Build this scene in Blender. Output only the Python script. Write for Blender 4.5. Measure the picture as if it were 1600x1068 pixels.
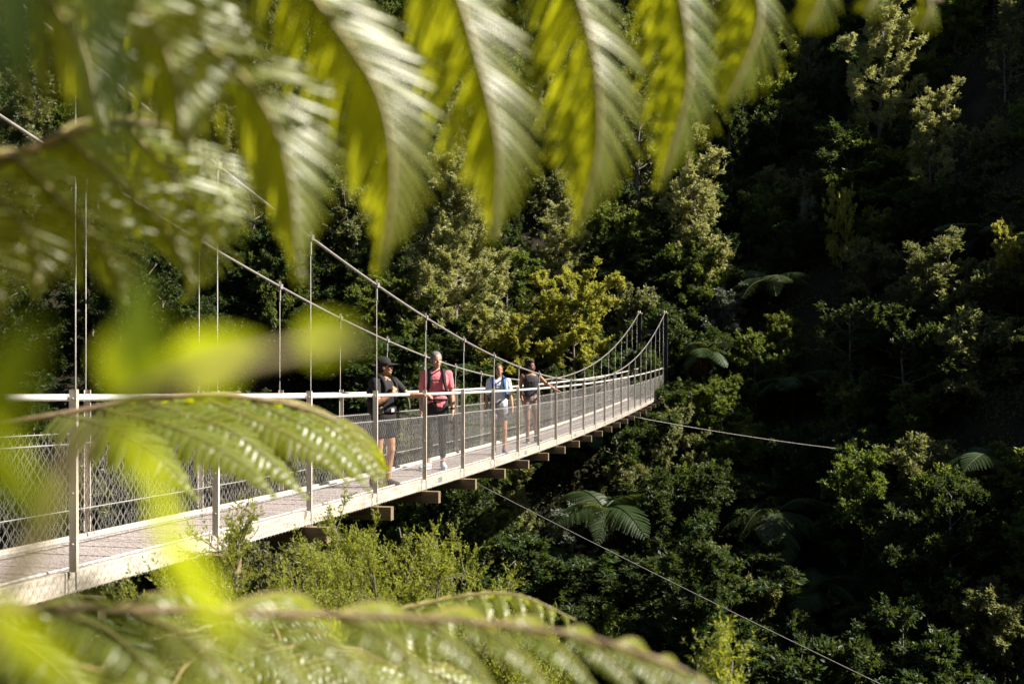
import bpy, math, random
import numpy as np
from mathutils import Vector, Matrix, noise

# ------------------------------------------------------------------ reset
for o in list(bpy.data.objects):
    bpy.data.objects.remove(o, do_unlink=True)
scene = bpy.context.scene
COL = scene.collection
R = math.radians

# ------------------------------------------------------------------ camera
FPX = 1778.0                     # focal length in pixels of the 1600 px photograph
HORIZON = 563.0
cam_data = bpy.data.cameras.new('camera')
cam = bpy.data.objects.new('camera', cam_data)
COL.objects.link(cam)
cam.location = (0, 0, 0)
cam.rotation_euler = (R(90), 0, 0)
cam_data.sensor_width = 36.0
cam_data.lens = 36.0 * FPX / 1600.0
cam_data.shift_y = (HORIZON - 534.0) / 1600.0
cam_data.clip_start = 0.05
cam_data.clip_end = 2000
cam_data.dof.use_dof = True
cam_data.dof.focus_distance = 16.5
cam_data.dof.aperture_fstop = 3.1
scene.camera = cam

# ------------------------------------------------------------------ sky, sun, exposure
SUN_TO = Vector((0.74, -0.07, 0.66)).normalized()      # direction towards the sun
elev = math.asin(SUN_TO.z)
azim = math.atan2(SUN_TO.x, SUN_TO.y)                  # from +Y towards +X
world = bpy.data.worlds.new('World')
scene.world = world
world.use_nodes = True
wn = world.node_tree
for n in list(wn.nodes):
    wn.nodes.remove(n)
sky = wn.nodes.new('ShaderNodeTexSky')
sky.sky_type = 'NISHITA'
sky.sun_disc = False
sky.sun_elevation = elev
sky.sun_rotation = azim
bg = wn.nodes.new('ShaderNodeBackground')
bg.inputs['Strength'].default_value = 0.05
wo = wn.nodes.new('ShaderNodeOutputWorld')
wn.links.new(sky.outputs[0], bg.inputs[0])
wn.links.new(bg.outputs[0], wo.inputs[0])

sun_data = bpy.data.lights.new('sun', 'SUN')
sun_data.energy = 5.0
sun_data.angle = R(0.5)
sun_data.color = (1.0, 0.93, 0.82)
sun = bpy.data.objects.new('sun', sun_data)
COL.objects.link(sun)
sun.rotation_euler = SUN_TO.to_track_quat('Z', 'Y').to_euler()

scene.view_settings.view_transform = 'Standard'
scene.view_settings.look = 'None'
scene.view_settings.exposure = 1.3
scene.view_settings.gamma = 1.0
scene.view_settings.use_curve_mapping = False
cy = scene.cycles
cy.max_bounces = 5
cy.diffuse_bounces = 3
cy.glossy_bounces = 2
cy.transmission_bounces = 3
cy.transparent_max_bounces = 4
cy.use_denoising = True
cy.use_adaptive_sampling = True
cy.adaptive_threshold = 0.015
cy.sample_clamp_indirect = 4.0
cy.caustics_reflective = False
cy.caustics_refractive = False

# ------------------------------------------------------------------ helpers
def W(px, py, d):
    """World point seen at photo pixel (px, py) at distance d along the view axis."""
    return np.array(((px - 800.0) / FPX * d, d, (HORIZON - py) / FPX * d))

def proj(p):
    return 800 + FPX * p[0] / p[1], HORIZON - FPX * p[2] / p[1]

def mesh_np(name, V, F, smooth=True):
    """V (n,3); F list of integer arrays, each (m,3) or (m,4)."""
    V = np.asarray(V, dtype=np.float32).reshape(-1, 3)
    me = bpy.data.meshes.new(name)
    me.vertices.add(len(V))
    me.vertices.foreach_set('co', V.ravel())
    loops, starts, c = [], [], 0
    for f in F:
        f = np.asarray(f, dtype=np.int32)
        if f.size == 0:
            continue
        m, k = f.shape
        loops.append(f.ravel())
        starts.append(c + np.arange(m, dtype=np.int32) * k)
        c += m * k
    loops = np.concatenate(loops); starts = np.concatenate(starts)
    me.loops.add(len(loops))
    me.loops.foreach_set('vertex_index', loops)
    me.polygons.add(len(starts))
    me.polygons.foreach_set('loop_start', starts)
    me.update(calc_edges=True)
    me.validate()
    me.polygons.foreach_set('use_smooth', np.full(len(me.polygons), bool(smooth)))
    return me

class MB:
    def __init__(self):
        self.V = []; self.Q = []; self.T = []; self.n = 0
    def add(self, V, Q=None, T=None):
        V = np.asarray(V, float).reshape(-1, 3)
        if Q is not None and len(Q): self.Q.append(np.asarray(Q, int) + self.n)
        if T is not None and len(T): self.T.append(np.asarray(T, int) + self.n)
        self.V.append(V); self.n += len(V)
    def box(self, lo, hi):
        x0, y0, z0 = lo; x1, y1, z1 = hi
        V = [(x0,y0,z0),(x1,y0,z0),(x1,y1,z0),(x0,y1,z0),(x0,y0,z1),(x1,y0,z1),(x1,y1,z1),(x0,y1,z1)]
        self.add(V, [(0,3,2,1),(4,5,6,7),(0,1,5,4),(1,2,6,5),(2,3,7,6),(3,0,4,7)])
    def bbox(self, lo, hi, b=0.004):
        """box with chamfered long edges (a bevel along x)"""
        x0, y0, z0 = lo; x1, y1, z1 = hi
        prof = [(y0+b,z0),(y1-b,z0),(y1,z0+b),(y1,z1-b),(y1-b,z1),(y0+b,z1),(y0,z1-b),(y0,z0+b)]
        V = [(x0,)+p for p in prof] + [(x1,)+p for p in prof]
        Q = [(i, (i+1) % 8, 8+(i+1) % 8, 8+i) for i in range(8)]
        Q += [(0,7,6,5),(0,5,4,1),(1,4,3,2),(8,13,14,15),(8,9,12,13),(9,10,11,12)]
        self.add(V, [q for q in Q])
    def tube(self, P, r, sides=6, cap=True):
        P = np.asarray(P, float); n = len(P)
        r = np.broadcast_to(np.asarray(r, float), (n,))
        T = np.gradient(P, axis=0)
        T /= np.linalg.norm(T, axis=1, keepdims=True) + 1e-12
        a = np.array((0, 0, 1.0)) if abs(T[0][2]) < 0.9 else np.array((1.0, 0, 0))
        u = np.cross(T[0], a); u /= np.linalg.norm(u)
        ang = np.arange(sides) * 2 * math.pi / sides
        V = np.empty((n, sides, 3))
        for i in range(n):
            u = u - T[i] * np.dot(u, T[i]); u /= np.linalg.norm(u) + 1e-12
            v = np.cross(T[i], u)
            V[i] = P[i] + r[i] * (np.cos(ang)[:, None] * u + np.sin(ang)[:, None] * v)
        i, j = np.meshgrid(np.arange(n-1), np.arange(sides), indexing='ij')
        i = i.ravel(); j = j.ravel(); k = (j+1) % sides
        Q = np.stack([i*sides+j, i*sides+k, (i+1)*sides+k, (i+1)*sides+j], 1)
        Tt = []
        if cap and sides >= 3:
            for q in range(1, sides-1):
                Tt.append((0, q+1, q)); b = (n-1)*sides
                Tt.append((b, b+q, b+q+1))
        self.add(V.reshape(-1, 3), Q, Tt)
    def mesh(self, name, smooth=True):
        F = []
        if self.Q: F.append(np.concatenate(self.Q))
        if self.T: F.append(np.concatenate(self.T))
        return mesh_np(name, np.concatenate(self.V), F, smooth)

def link(name, me, mat=None, parent=None, M=None):
    o = bpy.data.objects.new(name, me)
    COL.objects.link(o)
    if mat is not None and me is not None and len(me.materials) == 0:
        me.materials.append(mat)
    if parent is not None:
        o.parent = parent
    if M is not None:
        o.matrix_local = M
    return o

def own_mat(o, mat):
    """give this object its own material although it shares its mesh"""
    o.material_slots[0].link = 'OBJECT'
    o.material_slots[0].material = mat

def thing(name, label, cat, loc=(0,0,0), rotz=0.0, group=None):
    o = bpy.data.objects.new(name, None)
    COL.objects.link(o)
    o.empty_display_size = 0.1
    o.location = loc; o.rotation_euler = (0, 0, rotz)
    tag(o, label, cat, group)
    return o

def tag(o, label=None, cat=None, group=None, kind=None):
    if label: o['label'] = label
    if cat: o['category'] = cat
    if group: o['group'] = group
    if kind: o['kind'] = kind
    return o

def smoothstep(a, b, x):
    t = np.clip((x - a) / (b - a), 0, 1)
    return t * t * (3 - 2 * t)

def bez(P, n):
    """Catmull-Rom through P, n samples"""
    P = np.asarray(P, float)
    Q = np.vstack([2*P[0]-P[1], P, 2*P[-1]-P[-2]])
    t = np.linspace(0, len(P)-1 - 1e-9, n)
    i = t.astype(int); f = (t - i)[:, None]
    a, b, c, d = Q[i], Q[i+1], Q[i+2], Q[i+3]
    return 0.5*((2*b) + (c-a)*f + (2*a-5*b+4*c-d)*f**2 + (3*b-a-3*c+d)*f**3)

# ------------------------------------------------------------------ materials
def new_mat(name):
    m = bpy.data.materials.new(name); m.use_nodes = True
    nt = m.node_tree
    for n in list(nt.nodes): nt.nodes.remove(n)
    out = nt.nodes.new('ShaderNodeOutputMaterial')
    return m, nt, out

def leaf_mat(name, c1, c2, trans, tmix=0.4, rough=0.42, spec=0.5, vary=0.25):
    """leaf: two tones per leaf, hue shift per plant, light passing through the blade"""
    m, nt, out = new_mat(name); N = nt.nodes.new; L = nt.links.new
    geo = N('ShaderNodeNewGeometry'); oi = N('ShaderNodeObjectInfo')
    mix = N('ShaderNodeMixRGB'); mix.inputs[1].default_value = (*c1, 1); mix.inputs[2].default_value = (*c2, 1)
    L(geo.outputs['Random Per Island'], mix.inputs[0])
    hsv = N('ShaderNodeHueSaturation')
    mr = N('ShaderNodeMapRange'); mr.inputs[3].default_value = 1 - vary; mr.inputs[4].default_value = 1 + vary
    L(oi.outputs['Random'], mr.inputs[0]); L(mr.outputs[0], hsv.inputs['Value'])
    mh = N('ShaderNodeMapRange'); mh.inputs[3].default_value = 0.485; mh.inputs[4].default_value = 0.515
    L(oi.outputs['Random'], mh.inputs[0]); L(mh.outputs[0], hsv.inputs['Hue'])
    L(mix.outputs[0], hsv.inputs['Color'])
    p = N('ShaderNodeBsdfPrincipled')
    L(hsv.outputs[0], p.inputs['Base Color'])
    p.inputs['Roughness'].default_value = rough
    p.inputs['Specular IOR Level'].default_value = spec
    tr = N('ShaderNodeBsdfTranslucent'); tr.inputs[0].default_value = (*trans, 1)
    ms = N('ShaderNodeMixShader'); ms.inputs[0].default_value = tmix
    L(p.outputs[0], ms.inputs[1]); L(tr.outputs[0], ms.inputs[2]); L(ms.outputs[0], out.inputs[0])
    return m

def noise_mat(name, c1, c2, scale=8.0, rough=0.7, spec=0.3, metal=0.0, stretch=(1,1,1), bump=0.0, detail=6.0, c3=None):
    m, nt, out = new_mat(name); N = nt.nodes.new; L = nt.links.new
    tc = N('ShaderNodeTexCoord'); mp = N('ShaderNodeMapping'); mp.inputs['Scale'].default_value = stretch
    oi = N('ShaderNodeObjectInfo')
    L(tc.outputs['Object'], mp.inputs[0])
    off = N('ShaderNodeVectorMath'); off.operation = 'ADD'
    ml = N('ShaderNodeVectorMath'); ml.operation = 'SCALE'; ml.inputs[0].default_value = (17.0, 31.0, 7.0)
    L(oi.outputs['Random'], ml.inputs['Scale']); L(mp.outputs[0], off.inputs[0]); L(ml.outputs[0], off.inputs[1])
    nz = N('ShaderNodeTexNoise'); nz.inputs['Scale'].default_value = scale; nz.inputs['Detail'].default_value = detail
    L(off.outputs[0], nz.inputs['Vector'])
    cr = N('ShaderNodeValToRGB')
    cr.color_ramp.elements[0].position = 0.32; cr.color_ramp.elements[0].color = (*c1, 1)
    cr.color_ramp.elements[1].position = 0.68; cr.color_ramp.elements[1].color = (*c2, 1)
    if c3:
        e = cr.color_ramp.elements.new(0.85); e.color = (*c3, 1)
    L(nz.outputs['Fac'], cr.inputs[0])
    p = N('ShaderNodeBsdfPrincipled')
    L(cr.outputs[0], p.inputs['Base Color'])
    p.inputs['Roughness'].default_value = rough; p.inputs['Specular IOR Level'].default_value = spec
    p.inputs['Metallic'].default_value = metal
    if bump:
        b = N('ShaderNodeBump'); b.inputs['Strength'].default_value = bump; b.inputs['Distance'].default_value = 0.01
        L(nz.outputs['Fac'], b.inputs['Height']); L(b.outputs[0], p.inputs['Normal'])
    L(p.outputs[0], out.inputs[0])
    return m

M = {}
M['soil'] = noise_mat('forest_soil', (0.012,0.012,0.008), (0.035,0.028,0.016), 0.8, 0.9, 0.1, bump=0.5)
M['rail'] = noise_mat('white_handrail_paint', (0.52,0.50,0.46), (0.74,0.72,0.68), 9, 0.35, 0.5)
M['galv'] = noise_mat('galvanised_post_steel', (0.50,0.44,0.36), (0.74,0.67,0.57), 14, 0.55, 0.4, 0.0, (1,1,0.18), 0.0, 9.0, (0.58,0.46,0.34))
M['wire'] = noise_mat('galvanised_wire', (0.42,0.40,0.38), (0.55,0.53,0.50), 4, 0.45, 0.5, 0.25)
M['cable'] = noise_mat('steel_cable', (0.26,0.235,0.21), (0.38,0.35,0.32), 20, 0.45, 0.5, 0.2)
M['kerb'] = noise_mat('bleached_timber', (0.36,0.31,0.25), (0.62,0.57,0.49), 5, 0.75, 0.25, 0, (1,7,7), 0.4, 9.0, (0.50,0.47,0.38))
M['deck'] = noise_mat('weathered_deck_board', (0.38,0.31,0.29), (0.54,0.46,0.43), 5, 0.8, 0.2, 0, (9,1,9), 0.4)
M['transom'] = noise_mat('transom_timber', (0.15,0.105,0.06), (0.27,0.205,0.13), 5, 0.75, 0.2, 0, (8,1,8), 0.3)
M['plate'] = noise_mat('grey_joint_plate', (0.20,0.19,0.19), (0.28,0.27,0.27), 9, 0.5, 0.4)
M['tower'] = noise_mat('dark_tower_steel', (0.018,0.019,0.023), (0.035,0.036,0.042), 3, 0.5, 0.4)
M['bark'] = noise_mat('grey_bark', (0.09,0.075,0.06), (0.24,0.21,0.18), 9, 0.85, 0.15, 0, (1,1,0.25), 0.4)
M['deadwood'] = noise_mat('pale_dead_twig', (0.26,0.23,0.20), (0.46,0.42,0.37), 7, 0.8, 0.2)
M['fernbark'] = noise_mat('fibrous_fern_trunk', (0.02,0.014,0.009), (0.07,0.045,0.025), 14, 0.9, 0.1, 0, (1,1,0.3), 0.6)
M['skirt'] = noise_mat('dead_brown_frond', (0.10,0.05,0.022), (0.24,0.13,0.06), 6, 0.85, 0.15)
M['stem'] = noise_mat('brown_fern_stalk', (0.14,0.09,0.05), (0.30,0.22,0.13), 30, 0.5, 0.4)
M['stemgreen'] = noise_mat('tan_fern_midrib', (0.20,0.17,0.06), (0.34,0.28,0.12), 30, 0.45, 0.4)
# foliage
M['fernfg'] = leaf_mat('glossy_fern_blade', (0.13,0.165,0.03), (0.17,0.20,0.045), (0.78,0.79,0.02), 0.52, 0.35, 0.9, 0.1)
M['shrubfg'] = leaf_mat('thin_shrub_leaf', (0.07,0.13,0.012), (0.09,0.16,0.018), (0.68,0.76,0.02), 0.64, 0.38, 0.5, 0.1)
M['shrubshade'] = leaf_mat('shaded_shrub_leaf', (0.035,0.065,0.012), (0.05,0.085,0.015), (0.16,0.20,0.01), 0.30, 0.45, 0.4, 0.1)  # darker copy of the shrub leaf, shade put into the colour
M['fernbg'] = leaf_mat('tree_fern_leaf', (0.035,0.062,0.018), (0.055,0.09,0.025), (0.15,0.18,0.03), 0.35, 0.5, 0.35)
M['kanuka'] = leaf_mat('tan_olive_leaf', (0.09,0.105,0.04), (0.185,0.18,0.08), (0.30,0.32,0.08), 0.40, 0.45, 0.5)
M['tan'] = leaf_mat('sunlit_tan_leaf', (0.20,0.21,0.085), (0.37,0.355,0.165), (0.48,0.48,0.14), 0.42, 0.45, 0.5)  # lighter copy of the kanuka leaf, sunlight put into the colour
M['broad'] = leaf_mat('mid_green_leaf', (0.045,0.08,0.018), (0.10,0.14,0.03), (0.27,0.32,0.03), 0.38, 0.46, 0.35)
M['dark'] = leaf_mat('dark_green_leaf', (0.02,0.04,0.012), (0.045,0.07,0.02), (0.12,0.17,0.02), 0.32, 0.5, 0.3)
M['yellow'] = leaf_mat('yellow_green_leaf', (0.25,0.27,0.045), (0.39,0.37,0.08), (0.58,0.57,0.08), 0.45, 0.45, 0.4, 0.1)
M['silver'] = leaf_mat('silvery_leaf', (0.10,0.12,0.09), (0.22,0.24,0.19), (0.16,0.2,0.08), 0.25, 0.35, 0.6)
M['manuka'] = leaf_mat('olive_needle_leaf', (0.13,0.165,0.03), (0.26,0.25,0.05), (0.50,0.53,0.05), 0.46, 0.45, 0.4, 0.1)
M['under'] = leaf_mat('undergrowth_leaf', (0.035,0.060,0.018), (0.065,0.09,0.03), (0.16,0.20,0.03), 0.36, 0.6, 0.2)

# ------------------------------------------------------------------ terrain
def terrain(X, Y):
    X = np.asarray(X, float); Y = np.asarray(Y, float)
    bump = 0.6*np.sin(X*0.31+1.3)*np.cos(Y*0.27) + 0.35*np.sin(X*0.83+Y*0.61) + 0.9*np.sin(X*0.12-Y*0.09+2)
    # far slope of the gorge: steeper and nearer on the right
    dx = X - 7.0
    side = np.where(dx > 5, 0.72*(dx-5), np.where(dx > 0, 0, -0.10*dx))
    side = side + np.clip(dx-15, 0, 21)*0.45  # ridge towards the right edge, steepened to keep sun off the slope
    side = np.where(dx > 36, 0.72*31 + 0.45*21 + 0.1*(dx-36), side)
    side = side + 0.45*np.clip(-dx-32, 0, 60)  # steeper rise at far left, added to shut out sky light
    far = -2.0 + 0.86*(Y-52.5) + side + 0.8*bump
    far = np.where(far > 70, 70 + 0.25*(far-70), far)
    far = np.where(far > -2, far, -2 + 1.0*(far+2))
    # near bank with the camera on it, falling away into the gorge
    edge = 9.0 + 1.2*np.sin(X*0.4) - 0.45*np.clip(X-2, 0, 30)
    near = -1.75 - 0.16*np.clip(Y, 0, None) - 1.25*np.clip(Y-edge, 0, None) + 0.06*bump
    near = near + 1.5*np.clip(-Y-4, 0, 40)  # unseen bank behind the camera, raised steeply to block sky light
    near = near - 0.10*np.clip(X-3, 0, 12)
    z = np.maximum(near, far)
    floor = -17 + 0.3*bump
    return np.maximum(z, floor)

def ray_ground(px, py, d0=14.0, d1=130.0):
    d = np.linspace(d0, d1, 2400)
    X = (px-800)/FPX*d; Z = (HORIZON-py)/FPX*d
    hit = np.nonzero(Z < terrain(X, d))[0]
    i = hit[0] if len(hit) else len(d)-1
    return np.array((X[i], d[i], terrain(X[i], d[i])))

gx = np.concatenate([np.linspace(-170,-42,18), np.linspace(-40,52,116), np.linspace(55,170,18)])
gy = np.concatenate([np.linspace(-70,-6,12), np.linspace(-5,100,132), np.linspace(103,240,20)])
GX, GY = np.meshgrid(gx, gy, indexing='ij')
GZ = terrain(GX, GY)
nx, ny = GX.shape
ii, jj = np.meshgrid(np.arange(nx-1), np.arange(ny-1), indexing='ij')
a = (ii*ny + jj).ravel()
ground = link('ground', mesh_np('ground', np.stack([GX, GY, GZ], -1).reshape(-1,3), [np.stack([a, a+ny, a+ny+1, a+1], 1)]), M['soil'])
tag(ground, 'steep dark soil of the forested gorge', kind='structure')

# ------------------------------------------------------------------ suspension bridge
KN, KF = -4, 23
STEP = 1.974; WID = 1.10
U2 = np.array((0.2141, 0.9768, 0)); N2 = np.array((-0.9768, 0.2141, 0))
def rail_z(k):
    a = 0.0027 if k < 11.5 else 0.0018
    return -0.60 + a*(k-11.5)**2
def bp(k, y=0.0, z=0.0):
    """point at bridge station k, y metres towards the far side, z metres above the handrail"""
    return np.array((-2.884+0.4225*k, 7.4+1.928*k, rail_z(k)+z)) + N2*y
def cable_z(k):
    return -0.50 + 0.019*(k-11.5)**2

bridge = thing('suspension_bridge', 'long pale footbridge hung from two steel cables across the bushy gorge', 'bridge', bp(KN, 0, -1.3))
BI = Matrix.Translation(bridge.location).inverted()
def bpart(name, me, mat, Mw=None, parent=None):
    o = link(name, me, mat, parent or bridge)
    Mw = Mw or Matrix.Identity(4)
    if parent is None:
        o.matrix_parent_inverse = Matrix.Identity(4)
        o.matrix_basis = BI @ Mw
    else:
        o.matrix_basis = Mw
    return o
def bay_matrix(k):
    p0 = bp(k); p1 = bp(k+1)
    x = Vector(p1-p0).normalized(); y = Vector(N2); y = (y - x*x.dot(y)).normalized(); z = x.cross(y)
    m = Matrix((x, y, z)).transposed().to_4x4(); m.translation = Vector(p0)
    return m
def post_matrix(k, mirror=False):
    x = Vector(U2); y = Vector(N2); z = Vector((0,0,1))
    o = Vector(bp(k))
    if mirror:
        o = Vector(bp(k, WID)); x = -x; y = -y
    m = Matrix((x, y, z)).transposed().to_4x4(); m.translation = o
    return m

ks = np.linspace(KN, KF+0.4, 120)
for side in (0, 1):
    y = 0.022 if side == 0 else WID-0.022
    mb = MB(); mb.tube([bp(k, y, 0) for k in ks], 0.0215, 10)
    bpart('handrail', mb.mesh('handrail'), M['rail'])
    yc = -0.05 if side == 0 else WID+0.05
    mb = MB()
    P = [bp(k, yc, cable_z(k)-rail_z(k)) for k in np.linspace(KN, KF+0.4, 110)]
    P0, P1 = P[0], P[-1]
    back0 = P0 - np.array((U2[0], U2[1], 0))*9; back0[2] = terrain(back0[0], back0[1]) - 0.3
    back1 = P1 + np.array((U2[0], U2[1], 0))*1.5; back1[2] = P1[2]-0.9
    P = [back0] + P + [back1]
    mb.tube(P, 0.0145, 8)
    mc = bpart('main_cable', mb.mesh('main_cable'), M['cable'])
    for zz, nm in ((-0.30, 'top_lacing_wire'), (-0.93, 'lacing_wire')):
        mb = MB(); mb.tube([bp(k, (-0.012 if side == 0 else WID+0.012), zz) for k in ks], 0.0045, 4)
        bpart(nm, mb.mesh(nm), M['wire'])
    mb = MB(); yb = 0.15 if side == 0 else WID-0.15
    mb.tube([bp(k, yb, -1.145) for k in ks], 0.011, 5)
    bpart('deck_batten', mb.mesh('deck_batten'), M['rail'])

# chain-link panel of one bay (shared by every bay on both sides)
def chain_panel(length, z0, z1, p, ch, r, name, flat=False):
    n = int(round(length/p)); p = length/n
    nz = int(round((z1-z0)/ch)); ch = (z1-z0)/nz
    mb = MB(); wob = random.Random(5)
    for i in range(n):
        pts = []
        for j in range(2*nz+1):
            s = (j + i) % 2
            x = (i + s)*p + wob.uniform(-1, 1)*0.002
            off = 0.004 if s else -0.004
            zz = z0 + j*ch/2
            pts.append((x, off, zz) if not flat else (x, zz, off*0.5))
        mb.tube(pts, r, 3, cap=False)
        if not flat:      # knuckled ends standing above the top wire
            x = i*p if i % 2 == 0 else (i+1)*p
            mb.tube([(x, 0.002, z1-0.01), (x, 0, z1+0.02)], r*1.25, 3)
    return mb.mesh(name)
net_me = chain_panel(STEP, -1.280, -0.30, 0.041, 0.090, 0.0016, 'mesh_panel')
deck_net_me = chain_panel(STEP, 0.06, WID-0.06, 0.047, 0.095, 0.0013, 'deck_netting', flat=True)

# deck boards of one bay
mb = MB()
nb = 13; bw = STEP/nb
rr = random.Random(3)
for i in range(nb):
    j = rr.uniform(-0.003, 0.003)
    mb.box((i*bw+0.004, 0.052, -1.225+j), ((i+1)*bw-0.004, WID-0.052, -1.182+j))
deck_me = mb.mesh('deck_boards', False)
# kerb beam of one bay
mb = MB(); mb.bbox((0.004, 0.0, -1.278), (STEP-0.004, 0.048, -1.130), 0.006); kerb_me = mb.mesh('kerb_beam', False)
mb = MB(); mb.box((-0.09, -0.006, -1.235), (0.09, -0.002, -1.165)); plate_me = mb.mesh('joint_plate', False)
# post: a folded flat steel section, hole for the rail clamp
mb = MB()
mb.box((-0.004, -0.060, -1.13), (0.004, -0.006, 0.055))
mb.box((0.0045, -0.060, -1.13), (0.020, -0.054, 0.055))
post_me = mb.mesh('post', False)
mb = MB()
for zz in (-0.005, -0.62, -0.95):
    mb.tube([(-0.016, -0.036, zz), (-0.003, -0.036, zz)], 0.010, 6)
bolt_me = mb.mesh('bolt')
# transom
mb = MB(); mb.box((-0.05, -0.24, -1.435), (0.05, WID+0.24, -1.282)); transom_me = mb.mesh('transom', False)
# eye bolt under each hanger
mb = MB()
mb.tube([(0.024*math.cos(t), -0.055, -1.275+0.03*math.sin(t)) for t in np.linspace(0, 2*math.pi, 11)], 0.006, 5, False)
mb.box((-0.02, -0.07, -1.322), (0.02, -0.035, -1.304))
eye_me = mb.mesh('eye_bolt')
mb = MB(); mb.box((-0.035, -0.026, -0.028), (0.035, 0.026, 0.028))
mb.tube([(0.02, 0, 0), (0.02, 0, 0.062)], 0.008, 5); mb.tube([(-0.02, 0, 0), (-0.02, 0, 0.062)], 0.008, 5)
mb.tube([(0, 0, -0.02), (0, 0, -0.17)], 0.014, 6)
clamp_me = mb.mesh('cable_clamp', False)

for k in range(KN, KF+1):
    bpart('transom', transom_me, M['transom'], post_matrix(k))
    for side in (0, 1):
        pm = post_matrix(k, side == 1)
        po = bpart('post', post_me, M['galv'], pm)
        bpart('bolt', bolt_me, M['cable'], Matrix.Identity(4), po)
        # hanger rod from the cable to the eye bolt
        h = cable_z(k) - rail_z(k)
        mb = MB()
        mb.tube([(0, -0.05, h-0.02), (0, -0.052, -0.6), (0, -0.055, -1.25)], 0.0046, 5)
        ha = bpart('hanger_rod', mb.mesh('hanger_rod'), M['cable'], pm)
        bpart('eye_bolt', eye_me, M['cable'], Matrix.Identity(4), ha)
        bpart('cable_clamp', clamp_me, M['cable'], Matrix.Translation((0, -0.05, h)), ha)
    if k < KF:
        bm = bay_matrix(k)
        bpart('mesh_panel', net_me, M['wire'], bm @ Matrix.Translation((0, -0.012, 0)))
        bpart('mesh_panel', net_me, M['wire'], bm @ Matrix.Translation((0, WID+0.012, 0)))
        bpart('deck_boards', deck_me, M['deck'], bm)
        bpart('deck_netting', deck_net_me, M['wire'], bm @ Matrix.Translation((0, 0, -1.174)))
        for side in (0, 1):
            kb = bpart('kerb_beam', kerb_me, M['kerb'], bm @ Matrix.Translation((0, 0 if side == 0 else WID-0.048, 0)))
            if side == 0 and k in (4, 7, 10, 14):
                bpart('joint_plate', plate_me, M['plate'], Matrix.Translation((STEP*0.45, 0, 0)), kb)

# towers at both ends
for kt in (KF+0.4, KN):
    for side in (0, 1):
        mb = MB()
        p = bp(kt, -0.05 if side == 0 else WID+0.05, 0)
        top = cable_z(kt)-0.02
        off = U2*0.16 if kt > 0 else -U2*0.16
        c = p + off
        g = terrain(c[0], c[1]) - 0.6
        x = Vector(U2); y = Vector(N2)
        m = Matrix((x, y, Vector((0,0,1)))).transposed().to_4x4(); m.translation = Vector((c[0], c[1], 0))
        # I-section column
        mb.box((-0.11, -0.11, g), (0.11, -0.092, top)); mb.box((-0.11, 0.092, g), (0.11, 0.11, top))
        mb.box((-0.012, -0.0915, g), (0.012, 0.0915, top))
        co = bpart('tower_column', mb.mesh('tower_column', False), M['tower'], m)
        mb = MB(); mb.box((-0.17, -0.13, top+0.002), (0.15, 0.13, top+0.03))
        mb.box((-0.14, -0.05, top+0.031), (0.14, -0.03, top+0.13)); mb.box((-0.14, 0.03, top+0.031), (0.14, 0.05, top+0.13))
        bpart('cable_saddle', mb.mesh('cable_saddle', False), M['galv'], Matrix.Identity(4), co)
    c = bp(kt, 0, 0) + (U2*0.16 if kt > 0 else -U2*0.16)
    m = Matrix((Vector(U2), Vector(N2), Vector((0,0,1)))).transposed().to_4x4(); m.translation = Vector((c[0], c[1], 0))
    mb = MB()
    mb.box((-0.06, 0.065, cable_z(kt)-0.95), (0.06, WID-0.065, cable_z(kt)-0.75))
    bpart('cross_beam', mb.mesh('cross_beam', False), M['tower'], m)
    zb = rail_z(kt)-1.3
    mb = MB(); mb.box((-0.2, -0.35, zb-0.5), (0.9, WID+0.35, zb-0.01)) if kt > 0 else mb.box((-1.2, -0.35, zb-0.8), (0.2, WID+0.35, zb-0.01))
    bpart('abutment', mb.mesh('abutment', False), M['plate'], m)

def guy(p0, p1, sag, r, label):
    t = np.linspace(0, 1, 24)[:, None]
    P = np.asarray(p0)*(1-t) + np.asarray(p1)*t
    P[:, 2] -= sag*4*(t*(1-t))[:, 0]
    mb = MB(); mb.tube(P - P[0], r, 5)
    o = link('guy_cable', mb.mesh('guy_cable'), M['cable'])
    o.location = P[0]
    tag(o, label, 'cable', 'wind guy cables under the bridge')
guy(bp(5.3, -0.1, -1.40), W(1480, 1118, 13.0), 0.03, 0.007, 'long thin guy cable slanting down to the bottom right corner')
guy(bp(16.5, -0.1, -1.38), ray_ground(1400, 700, 36.0)-np.array((0,0,0.3)), 0.12, 0.009, 'thin guy cable running level from far bridge end into trees')


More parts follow.
